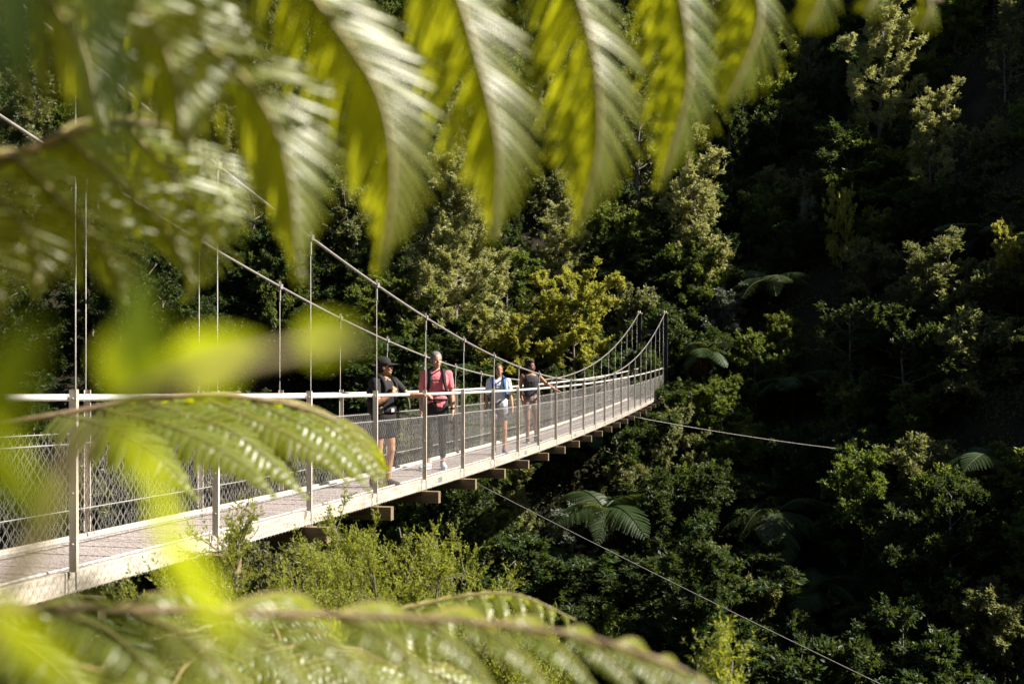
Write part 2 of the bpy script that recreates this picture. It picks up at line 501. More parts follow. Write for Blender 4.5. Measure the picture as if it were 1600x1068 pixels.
# ------------------------------------------------------------------ people
def flat_mat(name, c, rough=0.75, spec=0.25, var=0.85, scale=18):
    return noise_mat(name, tuple(x*var for x in c), c, scale, rough, spec)
def ellipsoid(mb, c, r, rot=None, n=12, m=16):
    c = np.asarray(c, float)
    th = np.linspace(0, math.pi, n+1); ph = np.arange(m)*2*math.pi/m
    V = np.array([(r[0]*math.sin(t)*math.cos(p), r[1]*math.sin(t)*math.sin(p), r[2]*math.cos(t)) for t in th for p in ph])
    if rot is not None: V = V @ np.array(rot).T
    Q = [(i*m+j, (i+1)*m+j, (i+1)*m+(j+1) % m, i*m+(j+1) % m) for i in range(n) for j in range(m)]
    mb.add(V+c, Q)
def capsule(mb, p0, p1, r0, r1, n=14):
    p0 = np.asarray(p0, float); p1 = np.asarray(p1, float)
    d = p1-p0; L = np.linalg.norm(d); d = d/(L+1e-9)
    P = []; r = []
    for a in np.linspace(-1.5, 0, 5): P.append(p0 + d*r0*math.sin(a)); r.append(max(0.002, r0*math.cos(a)))
    for t in (0.25, 0.5, 0.75): P.append(p0 + (p1-p0)*t); r.append(r0+(r1-r0)*t)
    for a in np.linspace(0, 1.5, 5): P.append(p1 + d*r1*math.sin(a)); r.append(max(0.002, r1*math.cos(a)))
    mb.tube(np.array(P), np.array(r), n)
def loft(mb, rings, m=20):
    """rings: (x, y, z, rx, ry)"""
    ph = np.arange(m)*2*math.pi/m; V = []
    for (x, y, z, rx, ry) in rings:
        V += [(x+rx*math.copysign(abs(math.cos(p))**0.85, math.cos(p)), y+ry*math.copysign(abs(math.sin(p))**0.85, math.sin(p)), z) for p in ph]
    n = len(rings)
    Q = [(i*m+j, i*m+(j+1) % m, (i+1)*m+(j+1) % m, (i+1)*m+j) for i in range(n-1) for j in range(m)]
    k = len(V); V += [rings[0][:3], rings[-1][:3]]
    T = [(k, (j+1) % m, j) for j in range(m)] + [(k+1, (n-1)*m+j, (n-1)*m+(j+1) % m) for j in range(m)]
    mb.add(V, Q, T)
def fuse(mb, name, voxel, smooth=3, ratio=1.0, wrinkle=0.0, seed=0):
    """fuse overlapping closed shapes into one continuous surface"""
    me = mb.mesh(name)
    o = bpy.data.objects.new('tmp', me); sc2 = bpy.data.scenes.new('workbench'); sc2.collection.objects.link(o)
    r = o.modifiers.new('r', 'REMESH'); r.mode = 'VOXEL'; r.voxel_size = voxel
    s = o.modifiers.new('s', 'SMOOTH'); s.iterations = smooth; s.factor = 0.5
    if ratio < 1:
        d = o.modifiers.new('d', 'DECIMATE'); d.ratio = ratio
    vl = sc2.view_layers[0]; vl.update(); dg = vl.depsgraph
    out = bpy.data.meshes.new_from_object(o.evaluated_get(dg))
    bpy.data.objects.remove(o, do_unlink=True); bpy.data.scenes.remove(sc2)
    out.name = name
    if wrinkle:
        nv = len(out.vertices); co = np.empty(nv*3); no = np.empty(nv*3)
        out.vertices.foreach_get('co', co); out.vertex_normals.foreach_get('vector', no)
        co = co.reshape(-1, 3); no = no.reshape(-1, 3)
        w = np.empty((nv, 1))
        for i, (x, y, z) in enumerate(co*14):
            x += seed*3.1
            w[i] = noise.noise(Vector((x, y, z*0.5))) + 0.5*noise.noise(Vector((x*2.3, y*2.3, z*2.3)))
        out.vertices.foreach_set('co', (co + no*wrinkle*w).ravel())
    out.polygons.foreach_set('use_smooth', np.ones(len(out.polygons), dtype=bool))
    return out
def band(mb, P, Nrm, w, th):
    """flat strap along P with face normals Nrm"""
    P = np.asarray(P, float); n = len(P); T = unit(np.gradient(P, axis=0)); Nrm = unit(np.asarray(Nrm, float))
    V = []
    for i in range(n):
        s = unit(np.cross(T[i], Nrm[i]))*w/2; u = Nrm[i]*th
        V += [P[i]-s, P[i]+s, P[i]+s+u, P[i]-s+u]
    Q = []
    for i in range(n-1):
        a = i*4
        for j in range(4): Q.append((a+j, a+(j+1) % 4, a+4+(j+1) % 4, a+4+j))
    Q += [(0,1,2,3), (n*4-4, n*4-1, n*4-2, n*4-3)]
    mb.add(V, Q)
def unit(v):
    v = np.asarray(v, float)
    return v / (np.linalg.norm(v, axis=-1, keepdims=True) + 1e-12)
def rotz(a):
    return np.array(((math.cos(a), -math.sin(a), 0), (math.sin(a), math.cos(a), 0), (0, 0, 1)))
def rotx(a):
    return np.array(((1, 0, 0), (0, math.cos(a), -math.sin(a)), (0, math.sin(a), math.cos(a))))
def roty(a):
    return np.array(((math.cos(a), 0, math.sin(a)), (0, 1, 0), (-math.sin(a), 0, math.cos(a))))

TORSO = [(0,0.01,0.84,0.145,0.105),(0,0.012,0.92,0.172,0.118),(0,0.005,1.00,0.150,0.104),(0,0,1.08,0.132,0.094),(0,-0.004,1.18,0.140,0.102),
         (0,-0.006,1.27,0.156,0.112),(0,0,1.35,0.160,0.100),(0,0.008,1.405,0.125,0.078),(0,0.012,1.44,0.070,0.058)]
def hand(mb, wr, d, palm, thumb_side, curl=0.5):
    """palm, four unequal bent fingers and a thumb; d direction, palm normal, thumb side vector"""
    d = unit(d); palm = unit(np.asarray(palm, float) - d*np.dot(palm, d)); s = unit(np.cross(palm, d))
    if np.dot(s, thumb_side) < 0: s = -s
    wr = np.asarray(wr, float)
    capsule(mb, wr, wr+d*0.03, 0.024, 0.026, 10)
    for k in (-1, 0, 1): capsule(mb, wr+d*0.02+s*0.012*k, wr+d*0.078+s*0.021*k, 0.016, 0.014, 8)
    for i, (off, ln) in enumerate(((0.031, 0.066), (0.0105, 0.075), (-0.0105, 0.070), (-0.031, 0.054))):
        b = wr+d*0.078+s*off
        m1 = b + unit(d+palm*curl*0.5)*ln*0.5 + s*off*0.12
        m2 = m1 + unit(d+palm*curl*1.5)*ln*0.5
        capsule(mb, b, m1, 0.0088, 0.0080, 8); capsule(mb, m1, m2, 0.0080, 0.0068, 8)
    tb = wr+d*0.028+s*0.024
    tm = tb + unit(d*0.6+s*0.75+palm*0.2)*0.036; te = tm + unit(d*0.95+s*0.2+palm*0.35)*0.032
    capsule(mb, tb, tm, 0.0115, 0.0098, 8); capsule(mb, tm, te, 0.0098, 0.0078, 8)

SKIN = {}
def make_person(label, loc, yaw, H, pose, head, outfit, seed):
    """pose: joints in a 1.70 m body facing -y, the body's left at +x"""
    root = thing('person', label, 'person', loc, yaw, 'walkers standing on the bridge')
    root.scale = (H/1.70,)*3
    J = dict(hipL=(0.088,0.01,0.90), hipR=(-0.088,0.01,0.90), kneeL=(0.095,-0.015,0.48), kneeR=(-0.095,-0.015,0.48), ankL=(0.095,0.02,0.085), ankR=(-0.095,0.02,0.085),
             toeL=(0.12,-1,0), toeR=(-0.12,-1,0), shL=(0.172,0.01,1.375), shR=(-0.172,0.01,1.375), elL=(0.215,0.03,1.10), elR=(-0.215,0.03,1.10), wrL=(0.225,-0.03,0.86), wrR=(-0.225,-0.03,0.86),
             hdL=(0,-0.15,-1), hdR=(0,-0.15,-1), pmL=(-1,0,0), pmR=(1,0,0), cuL=0.5, cuR=0.5)
    J.update(pose)
    J = {k: (np.array(v, float) if not isinstance(v, float) else v) for k, v in J.items()}
    skin = outfit['skin']
    hy, hp = head            # head yaw, pitch
    RH = rotz(hy) @ rotx(hp)
    hc = np.array((0, -0.012, 1.585))
    def hpnt(p): return hc + RH @ np.asarray(p, float)
    # ---- body
    b = MB()
    loft(b, TORSO)
    capsule(b, (0, 0.015, 1.40), hc+np.array((0, 0.022, -0.07)), 0.056, 0.050)
    ellipsoid(b, hpnt((0, 0.018, 0.028)), (0.073, 0.090, 0.086), RH)
    ellipsoid(b, hpnt((0, -0.022, -0.030)), (0.060, 0.066, 0.078), RH)
    ellipsoid(b, hpnt((0, -0.050, -0.078)), (0.034, 0.034, 0.030), RH)
    ellipsoid(b, hpnt((0, -0.094, -0.022)), (0.011, 0.015, 0.016), RH, 8, 10)
    capsule(b, hpnt((0, -0.083, 0.012)), hpnt((0, -0.096, -0.018)), 0.008, 0.010, 8)
    for sx in (-1, 1):
        ellipsoid(b, hpnt((sx*0.073, 0.012, -0.012)), (0.010, 0.018, 0.030), RH, 8, 10)
        ellipsoid(b, hpnt((sx*0.040, -0.060, -0.028)), (0.022, 0.020, 0.020), RH, 8, 10)
    ellipsoid(b, hpnt((0, -0.084, -0.056)), (0.022, 0.010, 0.009), RH, 8, 10)
    for s in 'LR':
        sh, el, wr = J['sh'+s], J['el'+s], J['wr'+s]
        ellipsoid(b, sh, (0.054, 0.054, 0.058))
        capsule(b, sh, el, 0.046, 0.036); capsule(b, el, el+(wr-el)*0.35, 0.037, 0.038); capsule(b, el+(wr-el)*0.35, wr, 0.037, 0.024)
        hand(b, wr, J['hd'+s], J['pm'+s], np.array((0, -1.0, 0.3)), float(J['cu'+s]))
        hi, kn, an = J['hip'+s], J['knee'+s], J['ank'+s]
        capsule(b, hi, kn, 0.086, 0.053); 
        calf = kn+(an-kn)*0.32 + np.array((0, 0.018, 0))
        capsule(b, kn, calf, 0.051, 0.053); capsule(b, calf, an, 0.052, 0.034)
        t = unit(J['toe'+s]); capsule(b, an+np.array((0, 0, -0.03)), an+t*0.10+np.array((0, 0, -0.052)), 0.032, 0.026)
    body = link('body', fuse(b, 'body', 0.0055, 3, 0.33), skin, root)
    # ---- face details
    dk = M['eye']
    for sx in (-1, 1):
        e = MB(); ellipsoid(e, hpnt((sx*0.029, -0.079, 0.008)), (0.011, 0.006, 0.0055), RH, 6, 10)
        link('eye', e.mesh('eye'), dk, root)
        e = MB(); capsule(e, hpnt((sx*0.015, -0.086, 0.026)), hpnt((sx*0.045, -0.073, 0.026)), 0.004, 0.003, 6)
        link('eyebrow', e.mesh('eyebrow'), outfit['hair'], root)
    e = MB(); ellipsoid(e, hpnt((0, -0.0915, -0.056)), (0.020, 0.005, 0.006), RH, 6, 10)
    link('mouth', e.mesh('mouth'), M['lip'], root)
    # ---- hair
    h = MB()
    ellipsoid(h, hpnt((0, 0.030, 0.042)), (0.082, 0.092, 0.088), RH)
    ellipsoid(h, hpnt((0, 0.055, -0.005)), (0.074, 0.066, 0.080), RH)
    for sx in (-1, 1): ellipsoid(h, hpnt((sx*0.068, 0.012, 0.020)), (0.014, 0.036, 0.048), RH)
    st = outfit.get('hairstyle')
    if st == 'tail':
        capsule(h, hpnt((0, 0.10, 0.02)), hpnt((0, 0.13, -0.06)), 0.030, 0.028); capsule(h, hpnt((0, 0.13, -0.06)), hpnt((0.01, 0.12, -0.20)), 0.028, 0.012)
    if st == 'bun':
        ellipsoid(h, hpnt((0, 0.105, 0.075)), (0.045, 0.042, 0.042), RH); ellipsoid(h, hpnt((0, 0.0, 0.088)), (0.066, 0.075, 0.045), RH)
    if st == 'side':
        capsule(h, hpnt((0.02, 0.09, -0.02)), hpnt((-0.062, 0.05, -0.13)), 0.032, 0.024); capsule(h, hpnt((-0.062, 0.05, -0.13)), hpnt((-0.07, 0.02, -0.24)), 0.024, 0.012)
    link('hair', fuse(h, 'hair', 0.007, 2, 1.0, 0.004, seed), outfit['hair'], root)
    if outfit.get('cap'):
        c = MB()
        cp = [(0, 0.022, z, 0.088*f, 0.104*f) for z, f in ((0.025, 1.0), (0.055, 1.0), (0.085, 0.93), (0.112, 0.76), (0.130, 0.45), (0.136, 0.15))]
        c2 = MB(); loft(c2, cp)
        V = c2.V[0] @ RH.T + hc
        c.add(V, c2.Q[0], c2.T[0])
        capo = link('cap', c.mesh('cap'), outfit['cap'], root)
        c = MB(); V = []; 
        for i in range(9):
            a = -1.15+2.3*i/8; r = 0.090
            x0 = 0.082*math.sin(a); y0 = 0.022-0.098*math.cos(a)
            x1 = 0.084*math.sin(a)*0.95; y1 = y0 - 0.098*math.cos(a*0.9)
            for dz in (0.0, 0.006): V += [hpnt((x0, y0, 0.040+dz)), hpnt((x1, y1, 0.026+dz-0.01*abs(math.sin(a))))]
        Q = []
        for i in range(8):
            a = i*4; Q += [(a, a+1, a+5, a+4), (a+2, a+6, a+7, a+3), (a+1, a+3, a+7, a+5)]
        c.add(V, Q); link('brim', c.mesh('brim'), outfit['cap'], capo)
    # ---- shirt
    g = MB(); inf = 0.014
    rings = [(x, y, z, rx+inf, ry+inf) for (x, y, z, rx, ry) in TORSO if z < 1.43]
    hem = outfit.get('hem', 0.86)
    rings = [(0, 0.01, hem, 0.176, 0.126)] + [r for r in rings if r[2] > hem+0.03]
    if outfit.get('tank'):
        rings = [r for r in rings if r[2] < 1.33] + [(0, 0, 1.345, 0.150, 0.112), (0, 0.004, 1.38, 0.128, 0.096), (0, 0.01, 1.408, 0.100, 0.074)]
        loft(g, rings)
        for sx in (-1, 1): capsule(g, (sx*0.095, -0.075, 1.30), (sx*0.108, 0.01, 1.425), 0.036, 0.034); capsule(g, (sx*0.108, 0.01, 1.425), (sx*0.09, 0.08, 1.33), 0.034, 0.036)
    else:
        loft(g, rings)
        ellipsoid(g, (0, 0.012, 1.415), (0.098, 0.076, 0.036))
        for s in 'LR':
            sh, el = J['sh'+s], J['el'+s]
            ellipsoid(g, sh+np.array((0, 0, 0.002)), (0.066, 0.066, 0.066))
            capsule(g, sh, sh+(el-sh)*outfit.get('sleeve', 0.55), 0.064, 0.058)
        if outfit.get('collar'):
            for t in np.linspace(0, 2*math.pi, 15)[:-1]:
                if abs(t-4.71) > 0.35: ellipsoid(g, (0.070*math.cos(t), 0.008+0.062*math.sin(t), 1.440+0.012*math.sin(t)), (0.020, 0.020, 0.022), None, 6, 8)
    shirt = link('top' if outfit.get('tank') else 'shirt', fuse(g, 'shirt', 0.009, 3, 1.0, 0.006, seed), outfit['shirt'], root)
    # ---- shorts or tights
    g = MB()
    rings = [(x, y, z, rx+0.012, ry+0.012) for (x, y, z, rx, ry) in TORSO if z < 1.05]
    loft(g, [(0, 0.01, 0.82, 0.12, 0.10)]+rings[0:]+[(0, 0.002, 1.04, 0.150, 0.108)])
    for s in 'LR':
        hi, kn, an = J['hip'+s], J['knee'+s], J['ank'+s]
        if outfit['legs'] == 'shorts':
            e = hi+(kn-hi)*outfit.get('leglen', 0.50)
            capsule(g, hi, e, 0.102, 0.094)
        else:
            capsule(g, hi, kn, 0.093, 0.060)
            calf = kn+(an-kn)*0.32 + np.array((0, 0.018, 0))
            capsule(g, kn, calf, 0.058, 0.060); capsule(g, calf, kn+(an-kn)*0.72, 0.059, 0.047)
    link(outfit['legs'], fuse(g, outfit['legs'], 0.009, 3, 1.0, 0.005 if outfit['legs'] == 'shorts' else 0.002, seed+3), outfit['legmat'], root)
    # ---- shoes
    for s in 'LR':
        an = J['ank'+s]; t = unit(J['toe'+s]*np.array((1, 1, 0))); pit = J['toe'+s][2]
        t3 = unit(np.array((t[0], t[1], pit))); sd = np.cross(t, (0, 0, 1)); up = np.cross(sd, t3)
        o = an + up*(-0.085)
        RR = np.stack([sd, -t3, up], 1)
        g = MB()
        for (f, z, rx, ry, rz) in ((-0.03, 0.055, 0.040, 0.045, 0.050), (0.03, 0.055, 0.041, 0.06, 0.045), (0.10, 0.040, 0.045, 0.065, 0.034), (0.145, 0.032, 0.042, 0.045, 0.026), (-0.03, 0.09, 0.041, 0.042, 0.03)):
            ellipsoid(g, o + t3*f + up*z, (rx, ry, rz), RR)
        so_ = link('shoe', fuse(g, 'shoe', 0.007, 2), outfit['shoe'], root)
        g = MB(); n = 16; V = []
        for zz in (0.0, 0.022):
            for i in range(n):
                a = 2*math.pi*i/n
                f = 0.055+0.135*math.cos(a); w = (0.043 if math.cos(a) > 0 else 0.037)*math.sin(a)
                V.append(o + t3*f + sd*w + up*(zz+0.002))
        Q = [(i, (i+1) % n, n+(i+1) % n, n+i) for i in range(n)]
        V += [o+t3*0.055+up*0.002, o+t3*0.055+up*0.024]
        T = [(2*n, (i+1) % n, i) for i in range(n)] + [(2*n+1, n+i, n+(i+1) % n) for i in range(n)]
        g.add(V, Q, T); link('sole', g.mesh('sole', False), outfit['sole'], so_)
    # ---- backpack and straps (a thing of its own would fall without the wearer, worn it moves with them)
    pk = outfit.get('pack')
    if pk:
        g = MB()
        for (z, rx, ry) in ((1.02, 0.13, 0.07), (1.12, 0.145, 0.085), (1.24, 0.14, 0.085), (1.36, 0.12, 0.07)):
            ellipsoid(g, (0, 0.115+ry*0.75, z), (rx, ry, 0.10))
        po = link('backpack', fuse(g, 'backpack', 0.012, 4, 1.0, 0.004, seed+5), pk, root)
        st = outfit.get('strap', pk)
        for sx in (-1, 1):
            P = bez([(sx*0.085, 0.125, 1.34), (sx*0.092, 0.075, 1.438), (sx*0.095, 0.010, 1.462), (sx*0.098, -0.062, 1.425), (sx*0.104, -0.118, 1.34), (sx*0.108, -0.132, 1.26), (sx*0.128, -0.110, 1.17), (sx*0.164, -0.030, 1.10), (sx*0.15, 0.08, 1.06)], 26)
            cen = np.array((0, 0, 1.2)); Nn = P - np.stack([P[:, 0]*0.3, np.zeros(26), np.minimum(P[:, 2], 1.33)], 1)
            g = MB(); band(g, P, Nn, outfit.get('strapw', 0.055), 0.012); link('shoulder_strap', g.mesh('strap'), st, po)
        P = bez([(-0.104, -0.137, 1.295), (0, -0.146, 1.292), (0.104, -0.137, 1.295)], 10)
        g = MB(); band(g, P, [(0, -1, 0)]*10, 0.022, 0.006); link('chest_strap', g.mesh('chest_strap'), st, po)
        if outfit.get('hipbelt'):
            hb = outfit['hipbelt']
            P = [(0.172*math.cos(a)*1.0, 0.004+0.124*math.sin(a), 1.01+0.005*math.sin(a*2)) for a in np.linspace(0.9, 2*math.pi+2.24-2*math.pi+2*math.pi-0.0, 40)]
            P = np.array([(0.170*math.cos(a), 0.004+0.128*math.sin(a), 1.015) for a in np.linspace(math.pi*0.4, math.pi*2.6, 44)])
            Nn = np.array([(math.cos(a), math.sin(a), 0) for a in np.linspace(math.pi*0.4, math.pi*2.6, 44)])
            g = MB(); band(g, P, Nn, hb[0], 0.010); link('hip_belt', g.mesh('hip_belt'), hb[1], po)
            g = MB(); ellipsoid(g, (-0.15, -0.075, 1.015), (0.045, 0.060, 0.055), rotz(-0.5)); link('belt_pocket', g.mesh('belt_pocket'), M['pocket'], po) if hb[0] > 0.04 else None
            if hb[0] > 0.04:
                g = MB(); g.box((-0.025, -0.152, 0.992), (0.03, -0.140, 1.04)); link('buckle', g.mesh('buckle', False), M['buckle'], po)
    if outfit.get('watch'):
        wr, el = J['wrL'], J['elL']; d = unit(wr-el); g = MB(); g.tube([wr-d*0.028, wr-d*0.004], 0.032, 10); link('watch', g.mesh('watch'), dk, root)
    return root

M['eye'] = flat_mat('dark_eye', (0.02, 0.015, 0.012), 0.3)
M['lip'] = flat_mat('lip', (0.36, 0.12, 0.10), 0.5)
M['pocket'] = flat_mat('olive_grey_pocket', (0.14, 0.13, 0.09))
M['buckle'] = flat_mat('pale_buckle', (0.5, 0.48, 0.45), 0.4)
tan = flat_mat('tanned_skin', (0.46, 0.25, 0.15), 0.5, 0.35, 0.9)
fair = flat_mat('fair_skin', (0.56, 0.33, 0.23), 0.5, 0.35, 0.9)
brownskin = flat_mat('brown_skin', (0.30, 0.155, 0.09), 0.5, 0.35, 0.9)
black = flat_mat('black_fabric', (0.022, 0.020, 0.021), 0.8, 0.3)
blackshorts = flat_mat('black_shorts_fabric', (0.02, 0.018, 0.020), 0.8, 0.3)
packbrown = flat_mat('dark_brown_pack', (0.05, 0.03, 0.028), 0.7)
pink = flat_mat('pink_tee', (0.76, 0.21, 0.24), 0.85, 0.2, 0.9)
white = flat_mat('pale_blue_white_tee', (0.66, 0.70, 0.74), 0.85, 0.2, 0.94)
char = flat_mat('charcoal_tank', (0.045, 0.042, 0.048), 0.8)
greysh = noise_mat('patterned_grey_shorts', (0.10, 0.10, 0.13), (0.38, 0.36, 0.40), 60, 0.85, 0.2)
camo = noise_mat('mottled_pinkish_shorts', (0.20, 0.14, 0.12), (0.40, 0.30, 0.27), 30, 0.85, 0.2)
bluestrap = flat_mat('blue_strap', (0.05, 0.13, 0.34), 0.7)
paleblue = flat_mat('pale_blue_shoe', (0.42, 0.52, 0.62), 0.6)
purple = flat_mat('purple_grey_shoe', (0.22, 0.19, 0.28), 0.6)
darkshoe = flat_mat('dark_shoe', (0.05, 0.045, 0.05), 0.6)
redsole = flat_mat('red_sole', (0.55, 0.05, 0.05), 0.6)
whitesole = flat_mat('white_sole', (0.6, 0.6, 0.6), 0.6)
h_dark = flat_mat('dark_brown_hair', (0.03, 0.018, 0.012), 0.5)
h_grey = flat_mat('grey_hair', (0.24, 0.21, 0.20), 0.6, 0.3, 0.6)
h_brown = flat_mat('brown_hair', (0.13, 0.06, 0.03), 0.5)
h_black = flat_mat('black_hair', (0.014, 0.010, 0.010), 0.5)

def deck_point(px, py):
    """point on the deck surface seen at this pixel"""
    Y = 14.0
    for _ in range(30):
        k = (Y-7.4-0.08)/1.928
        z = rail_z(k)-1.172
        Y = FPX*(-z)/(py-HORIZON)
    return (px-800)/FPX*Y, Y, z
def deck_at(k, y):
    p = bp(k, y, -1.168)
    return tuple(p)
def height_for(loc, ytop):
    return (HORIZON-ytop)/FPX*loc[1] - loc[2]

# first walker: black cap, turned to the right, one hand on the rail, one on the strap
loc = deck_at(3.62, 0.27)
make_person('person in black cap, black polo and shorts with brown backpack leaning on rail', loc, R(52), height_for(loc, 559), dict(
        shR=(-0.172, 0.0, 1.375), elR=(-0.215, -0.10, 1.12), wrR=(-0.085, -0.225, 1.225), hdR=(0.55, -0.05, 0.9), pmR=(0.3, 0.9, 0.0), cuR=1.3,
        shL=(0.175, -0.01, 1.38), elL=(0.345, -0.115, 1.20), wrL=(0.43, -0.31, 1.205), hdL=(0.25, -0.95, -0.05), pmL=(0, 0, -1), cuL=0.9,
        kneeL=(0.10, -0.03, 0.48), ankL=(0.10, 0.03, 0.085), kneeR=(-0.09, 0.02, 0.48), ankR=(-0.10, 0.10, 0.085), toeL=(0.25, -1, 0), toeR=(-0.1, -1, 0)),
    (R(38), R(-2)), dict(skin=tan, hair=h_dark, hairstyle='tail', cap=black, shirt=black, collar=True, hem=0.93, legs='shorts', leglen=0.46, legmat=blackshorts,
        shoe=darkshoe, sole=redsole, pack=packbrown, strap=black, hipbelt=(0.085, black)), 1)
# second walker: pink tee
loc = deck_at(5.15, 0.46)
make_person('grey-haired person in pink tee and black tights facing the camera', loc, R(8), height_for(loc, 550), dict(
        elL=(0.225, 0.02, 1.10), wrL=(0.235, -0.05, 0.865), elR=(-0.22, 0.04, 1.10), wrR=(-0.225, -0.04, 0.86),
        kneeR=(-0.10, -0.07, 0.485), ankR=(-0.13, -0.06, 0.09), toeR=(-0.75, -0.8, 0.0), kneeL=(0.09, 0.0, 0.48), ankL=(0.10, 0.06, 0.085), toeL=(0.1, -1, 0)),
    (R(16), R(4)), dict(skin=fair, hair=h_grey, shirt=pink, hem=0.90, sleeve=0.62, legs='tights', legmat=blackshorts, shoe=paleblue, sole=whitesole, pack=black, hipbelt=(0.028, black), watch=True, strapw=0.05), 2)
# third walker: pale tee with blue straps
loc = deck_at(6.95, 0.30)
make_person('person in white tee with blue backpack straps and grey shorts', loc, R(4), height_for(loc, 569), dict(
        elL=(0.225, 0.03, 1.10), wrL=(0.255, -0.05, 0.87), elR=(-0.225, 0.04, 1.10), wrR=(-0.235, 0.0, 0.86),
        kneeL=(0.10, -0.05, 0.485), ankL=(0.105, -0.02, 0.09), toeL=(0.25, -1, 0), kneeR=(-0.09, -0.02, 0.48), ankR=(-0.09, 0.03, 0.085), toeR=(-0.2, -1, 0)),
    (R(8), R(2)), dict(skin=tan, hair=h_brown, hairstyle='side', shirt=white, hem=0.90, sleeve=0.72, legs='shorts', leglen=0.48, legmat=greysh, shoe=purple, sole=whitesole, pack=bluestrap, strapw=0.062), 3)
# fourth walker: dark tank top, hand on the rail, looking right
loc = deck_at(8.75, 0.42)
make_person('dark-haired person in charcoal tank top with one arm on rail', loc, R(14), height_for(loc, 563), dict(
        shL=(0.176, 0.0, 1.375), elL=(0.33, -0.02, 1.215), wrL=(0.50, -0.10, 1.09), hdL=(0.9, -0.3, -0.2), pmL=(0, 0, -1), cuL=0.8,
        elR=(-0.225, 0.05, 1.11), wrR=(-0.20, -0.06, 0.90), kneeL=(0.11, 0.0, 0.48), ankL=(0.14, 0.08, 0.085), toeL=(0.3, -1, 0), kneeR=(-0.08, -0.05, 0.485), ankR=(-0.07, 0.0, 0.085), toeR=(-0.2, -1, 0)),
    (R(40), R(2)), dict(skin=brownskin, hair=h_black, hairstyle='bun', shirt=char, tank=True, hem=0.90, legs='shorts', leglen=0.42, legmat=camo, shoe=darkshoe, sole=whitesole), 4)

# ------------------------------------------------------------------ trees: generators
def unit(v):
    v = np.asarray(v, float)
    return v / (np.linalg.norm(v, axis=-1, keepdims=True) + 1e-12)

def leaf_quads(P, D, ln, wd, rng, flat=0.0):
    """diamond leaves: P (n,3) bases, D (n,3) directions"""
    n = len(P)
    D = unit(D)
    A = rng.normal(size=(n, 3)); A[:, 2] += flat
    S = unit(np.cross(D, A))
    ln = ln*rng.uniform(0.65, 1.3, (n, 1)); wd = wd*rng.uniform(0.7, 1.25, (n, 1))
    Nn = np.cross(D, S)
    V = np.empty((n, 4, 3))
    V[:, 0] = P
    V[:, 1] = P + D*ln*0.45 + S*wd*0.5 + Nn*wd*0.12
    V[:, 2] = P + D*ln
    V[:, 3] = P + D*ln*0.45 - S*wd*0.5 + Nn*wd*0.12
    Q = np.arange(n*4).reshape(n, 4)
    return V.reshape(-1, 3), Q

